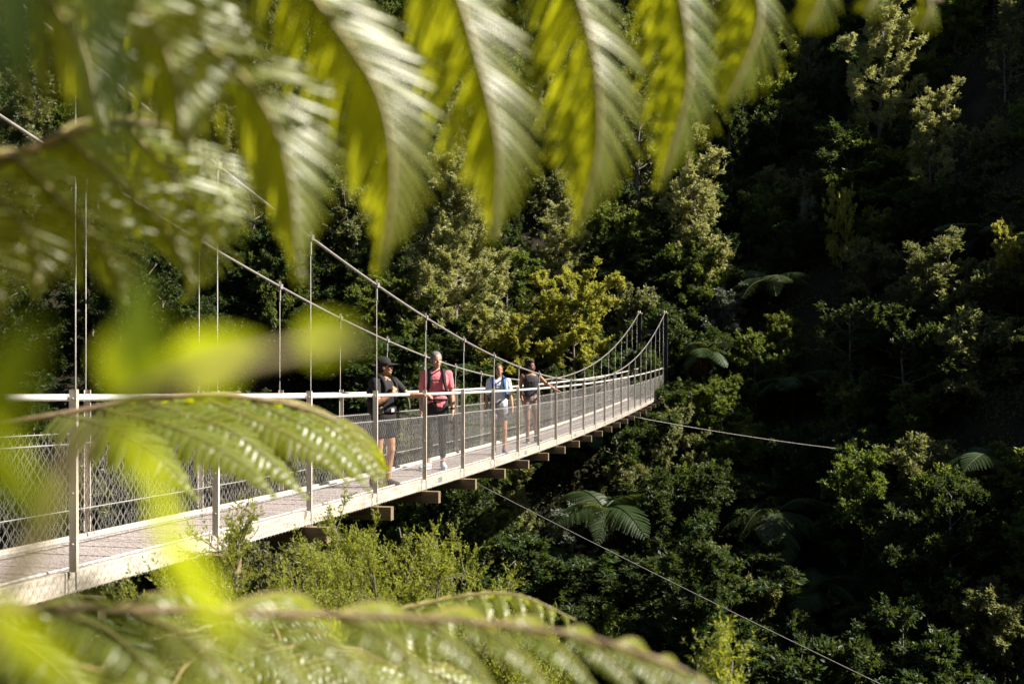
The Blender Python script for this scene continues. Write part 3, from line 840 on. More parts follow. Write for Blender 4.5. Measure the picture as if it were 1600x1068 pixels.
PROFILE = {
    'cone':   lambda t: 1.05*(1-t)**0.8 + 0.10,
    'column': lambda t: 0.55 + 0.45*math.sin(min(t*1.4+0.3, 1.57)) - 0.75*max(0, t-0.55),
    'round':  lambda t: max(0.25, math.sqrt(max(0, 1-(2*t-0.85)**2))),
    'flat':   lambda t: 0.55+0.45*t,
    'ragged': lambda t: 0.45 + 0.55*abs(math.sin(t*9.0)) * (1-0.55*t),
}
def gen_tree(seed, H=6.0, Rr=2.2, base=0.25, prof='round', limbs=16, subs=9, twigs=6, leaves=16,
             leaf=(0.10, 0.045), up=0.35, twig=0.32, flat=0.0, lean=0.3, stems=1, trunk_r=None, sub_len=0.42, erect=0.0):
    rng = np.random.default_rng(seed); rd = random.Random(seed)
    wood = MB(); T0 = []; T1 = []
    f = PROFILE[prof]
    for s in range(stems):
        az0 = rd.uniform(0, 6.28)
        spread = 0 if stems == 1 else Rr*rd.uniform(0.25, 0.55)
        n = 9
        tt = np.linspace(0, 1, n)
        wob = np.cumsum(rng.normal(0, lean*0.10*H/6, (n, 2)), 0); wob -= wob[0]
        tr = np.stack([wob[:,0] + math.cos(az0)*spread*tt**0.8, wob[:,1] + math.sin(az0)*spread*tt**0.8, tt*H*0.95*(1 if s == 0 else rd.uniform(0.7, 0.98))], 1)
        r0 = (trunk_r or 0.017*H)/math.sqrt(stems)
        wood.tube(tr, r0*(1-0.88*tt)+0.006, 6)
        nl = max(3, limbs//stems)
        for i in range(nl):
            t = base + (1-base)*(i+rd.random())/nl
            t = min(t, 0.985)
            q = t*(n-1); a = int(q); fr = q-a
            p = tr[a]*(1-fr) + tr[min(a+1, n-1)]*fr
            ct = (t-base)/(1-base)
            L = Rr*f(ct)*rd.uniform(0.7, 1.15)/(1 if stems == 1 else 1.5)
            az = i*2.399 + rd.uniform(-0.5, 0.5) + s*1.7
            el = up + rd.uniform(-0.2, 0.25) + 0.5*ct*ct
            d = np.array((math.cos(az)*math.cos(el), math.sin(az)*math.cos(el), math.sin(el)))
            m = 6; lt = np.linspace(0, 1, m)[:, None]
            bend = rng.normal(0, 0.10, 3)*L; bend[2] = (erect+rd.uniform(-0.1, 0.18))*L
            lp = p + d*L*lt + bend*lt**2
            wood.tube(lp, (r0*0.42*(1-0.6*t))*(1-0.85*lt[:, 0])+0.004, 4, cap=False)
            ns = max(3, int(subs*(0.45+0.55*L/Rr)))
            for j in range(ns):
                u = rd.uniform(0.22, 1.0) if j else 1.0
                q2 = u*(m-1); b = min(int(q2), m-2); g = q2-b
                sp = lp[b]*(1-g)+lp[b+1]*g
                sd = unit(d*0.9 + rng.normal(0, 0.62, 3) + np.array((0, 0, 0.25+erect)))
                sl = Rr*sub_len*rd.uniform(0.4, 1.0)*(1.05-0.45*u)
                ep = sp + sd*sl
                wood.tube(np.array((sp, (sp+ep)/2 + rng.normal(0, 0.03, 3), ep)), (0.010, 0.007, 0.004), 3, cap=False)
                for w in range(twigs):
                    v = rd.uniform(0.25, 1.0)
                    tp = sp + (ep-sp)*v
                    td = unit(sd*0.7 + rng.normal(0, 0.65, 3) + np.array((0, 0, 0.15+erect)))
                    T0.append(tp); T1.append(tp + td*twig*rd.uniform(0.5, 1.1))
    T0 = np.array(T0); T1 = np.array(T1)
    n = len(T0)
    idx = np.repeat(np.arange(n), leaves)
    u = rng.uniform(0, 1, (len(idx), 1))
    P = T0[idx] + (T1[idx]-T0[idx])*u + rng.normal(0, 0.02, (len(idx), 3))
    D = unit(T1[idx]-T0[idx])*0.6 + rng.normal(0, 0.6, (len(idx), 3))
    V, Q = leaf_quads(P, D, leaf[0], leaf[1], rng, flat)
    return wood.mesh('trunk'), mesh_np('crown', V, [Q], False), H, 2*Rr*0.95

PROTO = {}
def proto(key, *a, **k):
    PROTO[key] = gen_tree(*a, **k)
proto('kanuka',  11, 7.0, 2.0, 0.20, 'ragged', 24, 10, 7, 19, (0.15, 0.055), 0.55, 0.34, erect=0.35)
proto('kanuka2', 12, 6.5, 2.3, 0.16, 'ragged', 26, 10, 7, 19, (0.15, 0.055), 0.45, 0.34, erect=0.25, stems=2)
proto('conifer', 21, 10.0, 2.6, 0.06, 'cone',  56, 11, 7, 22, (0.16, 0.050), 0.30, 0.36, erect=0.30, lean=0.1)
proto('column',  22, 8.0, 1.3, 0.10, 'column', 34, 9, 7, 18, (0.15, 0.048), 0.75, 0.36, erect=0.55, lean=0.12)
proto('round',   31, 5.0, 2.3, 0.08, 'round',  22, 11, 7, 15, (0.16, 0.080), 0.25, 0.32)
proto('round2',  32, 5.5, 2.2, 0.14, 'round',  22, 11, 7, 15, (0.15, 0.075), 0.30, 0.32, stems=2)
proto('layer',   41, 5.0, 2.7, 0.26, 'flat',   20, 13, 8, 24, (0.14, 0.066), 0.30, 0.28, flat=1.5)
proto('silver',  51, 4.0, 1.7, 0.10, 'round',  18, 10, 7, 14, (0.17, 0.062), 0.55, 0.30, erect=0.4)
proto('sparse',  61, 6.0, 1.9, 0.30, 'round',  14, 8, 5, 11,  (0.13, 0.060), 0.35, 0.30)
proto('lowbush', 71, 2.6, 1.7, 0.05, 'round',  18, 10, 7, 14, (0.14, 0.068), 0.40, 0.28, stems=3)

def add_tree(key, mat, pos, H, Wd, rot, label, group=None, name='bush_tree', cat='tree'):
    tm, cm, h0, w0 = PROTO[key]
    t = thing(name, label, cat, pos, rot, group)
    s = (Wd/w0, Wd/w0, H/h0)
    for nm, me, mt in (('trunk', tm, M['bark']), ('crown', cm, mat)):
        o = link(nm, me, mt, t)
        o.scale = s
        if nm == 'crown' and o.material_slots[0].material is not mt:
            own_mat(o, mt)
    return t

# ------------------------------------------------------------------ tree ferns (background)
def frond_low(seed, drop):
    """one frond, unit length along +x, arching"""
    rng = np.random.default_rng(seed)
    t = np.linspace(0, 1, 12)
    rx = t*0.95; rz = 0.34*t - (0.34+drop)*t**2.2
    P = np.stack([rx, 0.02*np.sin(t*3), rz], 1)
    ra = MB(); ra.tube(P, 0.010*(1-0.8*t)+0.002, 4)
    lf = MB()
    npin = 24
    Vs = []; c = 0
    for i in range(npin):
        s = 0.10 + 0.90*(i+0.5)/npin
        q = s*11; a = min(int(q), 10); fr = q-a
        b = P[a]*(1-fr)+P[a+1]*fr
        tan = unit(P[a+1]-P[a])
        pl = 0.30*math.sin(math.pi*min(1, s**0.75*0.93+0.06))**0.8 + 0.015
        for sd in (-1, 1):
            side = np.array((0, sd, 0.0))
            d = unit(side*0.9 + tan*0.45 + rng.normal(0, 0.05, 3))
            nl = 11
            for j in range(nl):
                v = (j+0.5)/nl
                pb = b + d*pl*v + np.array((0, 0, -0.20*pl*v*v*2))
                ll = 0.045*(1-v**2)**0.5*(pl/0.30)**0.5 + 0.004
                for s2 in (-1, 1):
                    dd = unit(tan*s2*0.9 + d*0.5 - np.array((0, 0, 0.35)))
                    wv = d*pl/nl*0.42
                    Vs += [pb - wv, pb + wv, pb + wv*0.7 + dd*ll, pb - wv*0.4 + dd*ll]
    V = np.array(Vs); Q = np.arange(len(V)).reshape(-1, 4)
    n0 = ra.n
    ra.add(V, Q)
    return ra.mesh('frond', False)
FROND = [frond_low(1, 0.30), frond_low(2, 0.55), frond_low(3, 0.12)]
# trunk and hanging skirt, unit height
mb = MB(); z = np.linspace(-1, 0, 12)
mb.tube(np.stack([0.02*np.sin(z*5), 0.02*np.cos(z*4), z], 1), 0.055+0.02*(z < -0.8), 9)
FTRUNK = mb.mesh('trunk')
rr = random.Random(8); mb = MB()
for i in range(46):
    a0 = rr.uniform(0, 6.28); r1 = rr.uniform(0.09, 0.24); l = rr.uniform(0.45, 1.0)
    P = [(0.05*math.cos(a0), 0.05*math.sin(a0), 0.0), (r1*math.cos(a0), r1*math.sin(a0), -0.15*l), (r1*1.05*math.cos(a0+0.1), r1*1.05*math.sin(a0+0.1), -0.6*l), (r1*0.9*math.cos(a0), r1*0.9*math.sin(a0), -l)]
    mb.tube(bez(P, 8), np.linspace(0.018, 0.006, 8), 3)
FSKIRT = mb.mesh('dead_frond_skirt')

def tree_fern(pos, crown_z, reach, n, seed, label, skirt=0.0, mat=None, group='tree ferns on the gorge slopes', tilt=0.0):
    rd = random.Random(seed)
    t = thing('tree_fern', label, 'tree fern', pos, 0, group)
    h = crown_z - pos[2]
    tr = link('trunk', FTRUNK, M['fernbark'], t); tr.location = (0, 0, h); tr.scale = (1.5, 1.5, h+0.5)
    if skirt:
        sk = link('dead_frond_skirt', FSKIRT, M['skirt'], t); sk.location = (0, 0, h-0.02); sk.scale = (skirt*0.9, skirt*0.9, skirt)
    for i in range(n):
        me = FROND[rd.choice((0, 0, 1, 2))]
        o = link('frond', me, mat or M['fernbg'], t)
        o.location = (0, 0, h)
        L = reach*rd.uniform(0.62, 1.12)
        o.scale = (L, L, L)
        o.rotation_euler = (rd.uniform(-0.35, 0.35), rd.uniform(-0.45, 0.35)+tilt, i*6.283/n + rd.uniform(-0.3, 0.3))
        if mat and o.material_slots[0].material is not mat: own_mat(o, mat)
    return t

# ------------------------------------------------------------------ hillside: hero plants placed after the photograph
occupied = []
sunpts = []          # crowns that stand in the sun in the photograph: nothing may be planted in their light
SUNV = np.array(SUN_TO)
def in_light(x, y, z, r):
    c = np.array((x, y, z))
    for p in sunpts:
        d = c-p; t = float(np.dot(d, SUNV))
        if 0.6 < t < 45 and np.linalg.norm(d-SUNV*t) < r: return True
    return False
def hero(key, mat, cx, ytop, ybot, wpx, rot, label, name='bush_tree', cat='tree', sink=0.6, d=None, group=None):
    g = ray_ground(cx, ybot) if d is None else W(cx, ybot, d)
    if d is not None and terrain(g[0], g[1]) < g[2]:
        g = np.array((g[0], g[1], terrain(g[0], g[1])))
    dep = g[1]
    top = (HORIZON-ytop)/FPX*dep
    g = g - np.array((0, 0, sink))
    H = top - g[2]
    Wd = wpx/FPX*dep
    add_tree(key, mat, g, H, Wd, rot, label, group, name, cat)
    occupied.append((cx, ytop, ybot, wpx, dep))
    if any(w in label for w in ('sunlit', 'bright', 'silvery', 'tall ', 'grey-olive', 'tiny', 'pale tree')):
        for q in (0.45, 0.7, 0.92): sunpts.append(np.array((g[0], g[1], g[2]+H*q)))

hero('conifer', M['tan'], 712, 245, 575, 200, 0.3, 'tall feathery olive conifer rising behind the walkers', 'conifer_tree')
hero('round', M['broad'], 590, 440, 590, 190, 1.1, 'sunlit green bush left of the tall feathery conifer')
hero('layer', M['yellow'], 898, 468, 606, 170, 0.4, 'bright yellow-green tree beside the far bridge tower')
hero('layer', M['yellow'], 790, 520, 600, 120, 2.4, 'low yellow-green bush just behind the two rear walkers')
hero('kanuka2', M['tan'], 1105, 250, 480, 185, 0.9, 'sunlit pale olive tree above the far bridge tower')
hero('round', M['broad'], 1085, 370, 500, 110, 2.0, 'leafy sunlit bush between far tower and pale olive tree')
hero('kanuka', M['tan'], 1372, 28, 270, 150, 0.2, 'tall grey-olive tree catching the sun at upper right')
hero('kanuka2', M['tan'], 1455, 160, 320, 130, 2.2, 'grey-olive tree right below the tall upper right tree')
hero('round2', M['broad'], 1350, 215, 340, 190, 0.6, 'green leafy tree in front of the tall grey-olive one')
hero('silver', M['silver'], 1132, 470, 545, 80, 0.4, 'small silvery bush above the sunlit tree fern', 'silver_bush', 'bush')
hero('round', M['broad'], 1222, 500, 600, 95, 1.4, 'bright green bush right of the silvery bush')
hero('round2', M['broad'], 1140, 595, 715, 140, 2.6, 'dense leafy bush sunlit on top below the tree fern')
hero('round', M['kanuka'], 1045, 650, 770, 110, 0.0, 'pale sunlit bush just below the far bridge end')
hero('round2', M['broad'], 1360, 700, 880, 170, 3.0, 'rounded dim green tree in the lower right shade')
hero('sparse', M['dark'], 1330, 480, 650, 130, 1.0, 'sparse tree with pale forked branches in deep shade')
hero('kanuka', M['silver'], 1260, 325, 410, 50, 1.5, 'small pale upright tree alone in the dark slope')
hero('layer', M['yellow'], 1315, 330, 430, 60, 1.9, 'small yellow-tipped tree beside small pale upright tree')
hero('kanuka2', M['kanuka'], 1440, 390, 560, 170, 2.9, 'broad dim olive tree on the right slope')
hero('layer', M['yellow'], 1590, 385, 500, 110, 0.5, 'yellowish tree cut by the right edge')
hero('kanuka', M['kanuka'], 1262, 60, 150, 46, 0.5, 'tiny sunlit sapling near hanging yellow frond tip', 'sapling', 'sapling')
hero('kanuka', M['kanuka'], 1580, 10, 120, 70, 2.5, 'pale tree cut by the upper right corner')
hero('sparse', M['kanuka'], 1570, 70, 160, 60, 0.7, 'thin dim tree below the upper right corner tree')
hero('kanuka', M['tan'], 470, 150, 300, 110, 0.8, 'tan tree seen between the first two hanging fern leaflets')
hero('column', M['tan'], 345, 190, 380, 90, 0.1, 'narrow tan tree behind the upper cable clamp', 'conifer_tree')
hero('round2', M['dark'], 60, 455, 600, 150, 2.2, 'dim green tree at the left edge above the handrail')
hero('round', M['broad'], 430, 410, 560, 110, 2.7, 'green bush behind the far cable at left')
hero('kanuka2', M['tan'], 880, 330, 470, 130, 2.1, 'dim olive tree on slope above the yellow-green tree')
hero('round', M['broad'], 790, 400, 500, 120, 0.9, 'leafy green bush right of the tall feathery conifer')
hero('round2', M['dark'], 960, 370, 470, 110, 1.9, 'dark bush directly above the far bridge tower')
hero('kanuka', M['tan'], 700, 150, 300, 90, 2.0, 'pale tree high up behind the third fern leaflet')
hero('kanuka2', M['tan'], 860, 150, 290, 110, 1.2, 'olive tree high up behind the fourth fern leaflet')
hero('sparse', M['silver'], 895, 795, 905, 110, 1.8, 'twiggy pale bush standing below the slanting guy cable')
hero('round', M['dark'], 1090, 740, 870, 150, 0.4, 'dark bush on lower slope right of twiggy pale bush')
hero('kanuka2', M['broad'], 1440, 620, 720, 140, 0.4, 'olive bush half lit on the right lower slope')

def tfern(px, py, reach_px, n, seed, label, drop_px=60, skirt=0.0, tilt=0.0):
    g = ray_ground(px, py+drop_px)
    cz = (HORIZON-py)/FPX*g[1]
    if 'sunlit' in label or 'half lit' in label: sunpts.append(np.array((g[0], g[1], cz))); sunpts.append(np.array((g[0]-0.9, g[1], cz)))
    tree_fern(g, cz, reach_px/FPX*g[1], n, seed, label, skirt, tilt=tilt)
    occupied.append((px, py-20, py+drop_px, reach_px*1.6, g[1]))
tfern(1095, 548, 66, 13, 1, 'sunlit tree fern with brown skirt right of far tower', 75, 1.9)
tfern(1205, 438, 80, 12, 2, 'dim tree fern spreading above the silvery bush', 60)
tfern(1545, 365, 90, 12, 3, 'tree fern near the right edge in upper shade', 60)
tfern(1022, 432, 46, 11, 4, 'small tree fern with brown trunk above the tower', 70, 1.5)
tfern(930, 425, 60, 11, 5, 'dim tree fern high above the yellow-green tree', 50)
tfern(945, 795, 110, 13, 6, 'large dark tree fern in the gully below the bridge', 110, 1.6)
tfern(1215, 800, 110, 13, 7, 'large dark tree fern low in the right shade', 90, 1.6)
tfern(1270, 915, 95, 12, 8, 'dark tree fern at the bottom of the slope', 70)
tfern(1545, 715, 80, 11, 9, 'half lit tree fern at the lower right edge', 60, 1.5)
tfern(838, 515, 56, 11, 10, 'sunlit tree fern touching the yellow-green tree', 60)
tfern(1240, 600, 80, 11, 11, 'shaded tree fern right of the dense leafy bush', 60)
tfern(895, 680, 80, 11, 12, 'shaded tree fern just under the far bridge deck', 90)
tfern(880, 880, 90, 11, 13, 'dark tree fern below the twiggy pale bush', 70)

# ------------------------------------------------------------------ hillside: remaining trees
def bridge_depth(px):
    den = 310 - 0.2606*px
    if den <= 0: return 1e9
    k = (px-107)/den
    return 7.4+1.928*k if -2 < k < 25 else -1
rd = random.Random(77)
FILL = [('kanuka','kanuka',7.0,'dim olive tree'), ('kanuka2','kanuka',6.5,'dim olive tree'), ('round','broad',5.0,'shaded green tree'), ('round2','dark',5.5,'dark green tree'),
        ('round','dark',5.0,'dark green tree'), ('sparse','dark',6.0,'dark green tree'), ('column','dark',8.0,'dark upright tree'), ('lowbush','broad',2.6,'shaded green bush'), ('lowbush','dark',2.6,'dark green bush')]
fills = []
yy = 22.0
while yy < 104:
    xx = -36.0
    step = 3.3 if yy < 80 else 4.4
    while xx < 48:
        x = xx + rd.uniform(-1.3, 1.3); y = yy + rd.uniform(-1.3, 1.3)
        xx += step
        z = float(terrain(x, y))
        if z < -15.8 or y < 20 + 0.0*x or (x < 9 and y < 36): continue
        key, mk, h0, words = rd.choice(FILL)
        qx, qy = proj((x, y, z))
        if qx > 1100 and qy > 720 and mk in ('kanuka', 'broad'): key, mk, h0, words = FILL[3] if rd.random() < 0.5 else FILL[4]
        sc = rd.uniform(0.85, 1.35); H = h0*sc
        if 1100 < qx < 1400 and 470 < qy < 650: sc *= min(1, 3.6/H); H = h0*sc
        if 600 < qx < 1180 and 380 < qy < 640: sc *= min(1, 2.6/H); H = h0*sc
        bx, by = proj((x, y, z)); tx, ty = proj((x, y, z+H*0.95))
        if bx < -130 or bx > 1730 or by < -120 or ty > 1180: continue
        bd = bridge_depth(bx)
        if 500 < bx < 1075 and y < (bd if bd > 0 else 52) + 3.5:
            dk = 7.4+1.928*0
            deck_y = HORIZON + FPX*1.75/max(min(bd, 52), 8)
            if ty < deck_y + 18: continue
        # keep hero plants in view
        clash = False
        for (cx, yt, yb, wp, dep) in occupied:
            if abs(bx-cx) < wp*0.42 and y < dep + 0.5 and ty < yb - 0.45*(yb-yt) and by > yt: clash = True; break
        if clash or in_light(x, y, z+0.55*H, 0.36*H+0.3): continue
        w0 = PROTO[key][3]
        fills.append((key, mk, (x, y, z-0.4), H, w0*sc*rd.uniform(0.9, 1.2), rd.uniform(0, 6.28), words, bx, (by+ty)/2))
    yy += step*0.92
# low bushes closing the gaps between the trees
BUSH = [('lowbush','broad',2.6,'shaded green bush'), ('lowbush','dark',2.6,'dark green bush'), ('lowbush','kanuka',2.6,'dim olive bush'), ('silver','dark',3.0,'upright dark bush'), ('round','dark',3.4,'dark green bush')]
nb_ = 0
for att in range(9000):
    if nb_ >= 285: break
    y = rd.uniform(21, 80); x = rd.uniform(-22, 38) if rd.random() < 0.35 else rd.uniform(3, 34)
    z = float(terrain(x, y))
    if z < -16.9: continue
    key, mk, h0, words = rd.choice(BUSH)
    sc = rd.uniform(0.75, 1.35); H = h0*sc
    bx, by = proj((x, y, z)); tx, ty = proj((x, y, z+H*0.95))
    if bx < -60 or bx > 1660 or by < 0 or ty > 1100: continue
    if bx < 450 and by < 700: continue
    bd = bridge_depth(bx)
    if 300 < bx < 1075 and y < (bd if bd > 0 else 52) + 3.0:
        if ty < HORIZON + FPX*1.75/max(min(bd, 52), 8) + 18: continue
    if any(abs(bx-cx) < wp*0.45 and y < dep+0.5 and ty < yb-0.35*(yb-yt) and by > yt for (cx, yt, yb, wp, dep) in occupied): continue
    if in_light(x, y, z+0.5*H, 0.45*H+0.5): continue
    if any((fl[2][0]-x)**2+(fl[2][1]-y)**2 < 1.7**2 for fl in fills): continue
    fills.append((key, mk, (x, y, z-0.3), H, PROTO[key][3]*sc*rd.uniform(1.0, 1.3), rd.uniform(0, 6.28), words, bx, (by+ty)/2)); nb_ += 1
print('bushes', nb_)
# each remaining tree is named by the landmark it stands nearest to
marks = [(712,400,'the tall feathery conifer'), (898,530,'the bright yellow-green tree'), (1105,370,'the sunlit pale olive tree'), (1372,150,'the tall upper right tree'),
         (1132,508,'the silvery bush'), (1095,560,'the sunlit tree fern'), (1360,790,'the rounded lower right tree'), (1037,480,'the far bridge tower'), (1545,365,'the right edge tree fern'),
         (945,790,'the large gully tree fern'), (1215,800,'the large shaded tree fern'), (1545,715,'the half lit tree fern'), (590,510,'the sunlit bush behind the walkers'), (345,270,'the upper cable clamp'),
         (120,610,'the nearest railing post'), (895,850,'the twiggy pale bush'), (770,370,'the third hanging leaflet tip'), (905,350,'the fourth hanging leaflet tip'), (1035,285,'the fifth hanging leaflet tip'),
         (1255,50,'the small yellow leaflet tip'), (470,430,'the first hanging leaflet tip'), (1590,440,'the yellowish right edge tree'), (1205,438,'the dim spreading tree fern'), (1440,470,'the broad dim olive tree'),
         (1270,915,'the lowest tree fern'), (430,480,'the bush behind the far cable')]
keyed = {}
for i, fl in enumerate(fills):
    bx, cyy = fl[7], fl[8]
    m = min(marks, key=lambda q: (q[0]-bx)**2+(q[1]-cyy)**2)
    dx, dy = bx-m[0], cyy-m[1]
    ud = 'above' if dy < 0 else 'below'; lr = 'left' if dx < 0 else 'right'
    where = ud if abs(dy) > 2*abs(dx) else (lr+' of' if abs(dx) > 2*abs(dy) else ud+' and '+lr+' of')
    keyed.setdefault((fl[6], where, m[2]), []).append((math.hypot(dx, dy), i))
ORD = ['', 'second nearest', 'third nearest', 'fourth nearest', 'fifth nearest', 'sixth nearest', 'seventh nearest', 'eighth nearest', 'ninth nearest', 'tenth nearest', 'outermost']
labels = {}
for (w, where, mk_), lst in keyed.items():
    for r_, (_, i) in enumerate(sorted(lst)):
        labels[i] = '%s %s %s' % (w, where, mk_) + ('' if r_ == 0 else ', %s' % ORD[min(r_, 9)])
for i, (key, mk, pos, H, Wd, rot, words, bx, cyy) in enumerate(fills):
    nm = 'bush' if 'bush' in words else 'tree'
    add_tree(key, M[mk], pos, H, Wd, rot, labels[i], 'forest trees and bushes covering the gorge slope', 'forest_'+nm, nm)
print('fill trees', len(fills))

# undergrowth: uncountable leaves over the slope
rng = np.random.default_rng(5)
n = 10000
x = rng.uniform(-34, 46, n); y = rng.uniform(20, 104, n)
z = terrain(x, y)
px = 800+FPX*x/y; py = HORIZON-FPX*z/y
ok = (y > np.where(x < 6, 25, 20)) & (px > -120) & (px < 1720) & (py > -80) & (py < 1150) & (z > -17.2)
x, y, z = x[ok], y[ok], z[ok]
LP = []; LD = []
for i in range(len(x)):
    r = rng.uniform(0.6, 1.5); m = 64
    d = unit(rng.normal(size=(m, 3))); d[:, 2] = np.abs(d[:, 2])
    LP.append(np.array((x[i], y[i], z[i]-0.1)) + d*r*rng.uniform(0.5, 1.0, (m, 1)))
    LD.append(d + rng.normal(0, 0.5, (m, 3)))
V, Q = leaf_quads(np.concatenate(LP), np.concatenate(LD), 0.17, 0.08, rng, 0.4)
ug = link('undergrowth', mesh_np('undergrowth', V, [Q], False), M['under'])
tag(ug, 'low dark undergrowth covering the steep gorge slope', 'undergrowth', kind='stuff')
# low cover on the near bank
n = 1100
x = rng.uniform(-9, 8, n); y = 3.2+26*rng.uniform(0, 1, n)**1.4; z = terrain(x, y)
LP = []; LD = []
for i in range(n):
    r = rng.uniform(0.15, 0.42)*(1+max(0, y[i]-8)*0.08); m = 70
    d = unit(rng.normal(size=(m, 3))); d[:, 2] = np.abs(d[:, 2])
    LP.append(np.array((x[i], y[i], z[i]-0.03)) + d*r*rng.uniform(0.4, 1.0, (m, 1)))
    LD.append(d + rng.normal(0, 0.5, (m, 3)))
V, Q = leaf_quads(np.concatenate(LP), np.concatenate(LD), 0.10, 0.042, rng, 0.4)
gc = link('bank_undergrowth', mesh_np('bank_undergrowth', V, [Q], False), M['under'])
tag(gc, 'low leafy ground cover on the near bank', 'undergrowth', kind='stuff')

# ------------------------------------------------------------------ needle-leaved shrubs below the deck
def manuka(seed, pos, H, Rr, label, n_stem=9, dead=14, leaves=15, mat='manuka'):
    rng = np.random.default_rng(seed); rd = random.Random(seed)
    t = thing('manuka_bush', label, 'bush', pos, 0, 'fine-leaved bushes below the bridge deck')
    wood = MB(); dw = MB(); T0 = []; T1 = []
    for s in range(n_stem):
        az = s*2.399+rd.uniform(-0.4, 0.4); el = rd.uniform(0.45, 1.35)
        d = np.array((math.cos(az)*math.cos(el), math.sin(az)*math.cos(el), math.sin(el)))
        L = rd.uniform(0.75, 1.05)*math.hypot(Rr*math.cos(el), 0.80*H*math.sin(el))
        u = np.linspace(0, 1, 9)[:, None]
        P = d*L*u + rng.normal(0, 0.06, 3)*L*u**2 + np.array((0, 0, 0.10*L))*u**2 + np.cumsum(rng.normal(0, 0.012, (9, 3)), 0)
        wood.tube(P, 0.016*(1-0.85*u[:, 0])+0.002, 5)
        for j in range(34 if n_stem < 30 else 25):
            v = rd.uniform(0.32, 1.0); q = v*8; a = min(int(q), 7)
            sp = P[a]+(P[a+1]-P[a])*(q-a)
            sd = unit(d*0.9 + rng.normal(0, 0.55, 3) + np.array((0, 0, 0.25)))
            sl = rd.uniform(0.22, 0.62)*0.35*H*(1.15-0.5*v)
            ep = sp+sd*sl
            wood.tube([sp, (sp+ep)/2+rng.normal(0, 0.015, 3), ep], (0.005, 0.004, 0.002), 3, cap=False)
            for w in range(14):
                x = rd.uniform(0.15, 1.0); tp = sp+(ep-sp)*x
                td = unit(sd*1.0+rng.normal(0, 0.45, 3)+np.array((0, 0, 0.2)))
                T0.append(tp); T1.append(tp+td*rd.uniform(0.07, 0.19))
    for s in range(dead):
        az = rd.uniform(0, 6.28); el = rd.uniform(0.2, 1.2); L = rd.uniform(0.4, 0.85)*Rr
        d = np.array((math.cos(az)*math.cos(el), math.sin(az)*math.cos(el)-0.4, math.sin(el)))
        u = np.linspace(0, 1, 7)[:, None]
        P = np.array((rd.uniform(-.4, .4)*Rr, -0.25*Rr, rd.uniform(0.1, 0.4)*H)) + d*L*u + np.cumsum(rng.normal(0, 0.02, (7, 3)), 0)
        dw.tube(P, 0.007*(1-0.75*u[:, 0])+0.0015, 4)
        for j in range(9):
            a = rd.randint(1, 5); sp = P[a]; sd = unit(d+rng.normal(0, 0.7, 3))
            dw.tube([sp, sp+sd*0.12+rng.normal(0, 0.01, 3), sp+sd*rd.uniform(0.18, 0.3)], (0.004, 0.003, 0.001), 3, cap=False)
    T0 = np.array(T0); T1 = np.array(T1); idx = np.repeat(np.arange(len(T0)), leaves)
    u = rng.uniform(0, 1, (len(idx), 1))
    P = T0[idx]+(T1[idx]-T0[idx])*u
    D = unit(T1[idx]-T0[idx])*0.8+rng.normal(0, 0.5, (len(idx), 3))
    V, Q = leaf_quads(P, D, 0.028, 0.0095, rng)
    link('stem', wood.mesh('stem'), M['bark'], t)
    if dead: link('dead_twigs', dw.mesh('dead_twigs'), M['deadwood'], t)
    link('crown', mesh_np('crown', V, [Q], False), M[mat], t)
def on_ground(p):
    return np.array((p[0], p[1], terrain(p[0], p[1])-0.05))
def manuka_at(seed, px, ytop, d, wpx, label, **k):
    p = on_ground(W(px, 900, d)); top = (HORIZON-ytop)/FPX*d
    manuka(seed, p, (top-p[2])*0.97, wpx*0.5/FPX*d, label, **k)
manuka_at(7, 665, 712, 8.8, 300, 'full olive fine-leaved bush below the first walker', n_stem=34)
manuka_at(2, 390, 735, 7.0, 320, 'loose olive bush with dead twigs half hiding the bridge deck', n_stem=16, dead=20, leaves=12)
manuka_at(3, 1215, 1000, 5.2, 170, 'twiggy yellowish bush poking up at the bottom right', n_stem=6, dead=14, leaves=10)
manuka_at(4, 1330, 1052, 5.4, 110, 'little yellowish bush tip at the bottom right edge', n_stem=4, dead=4, leaves=10)

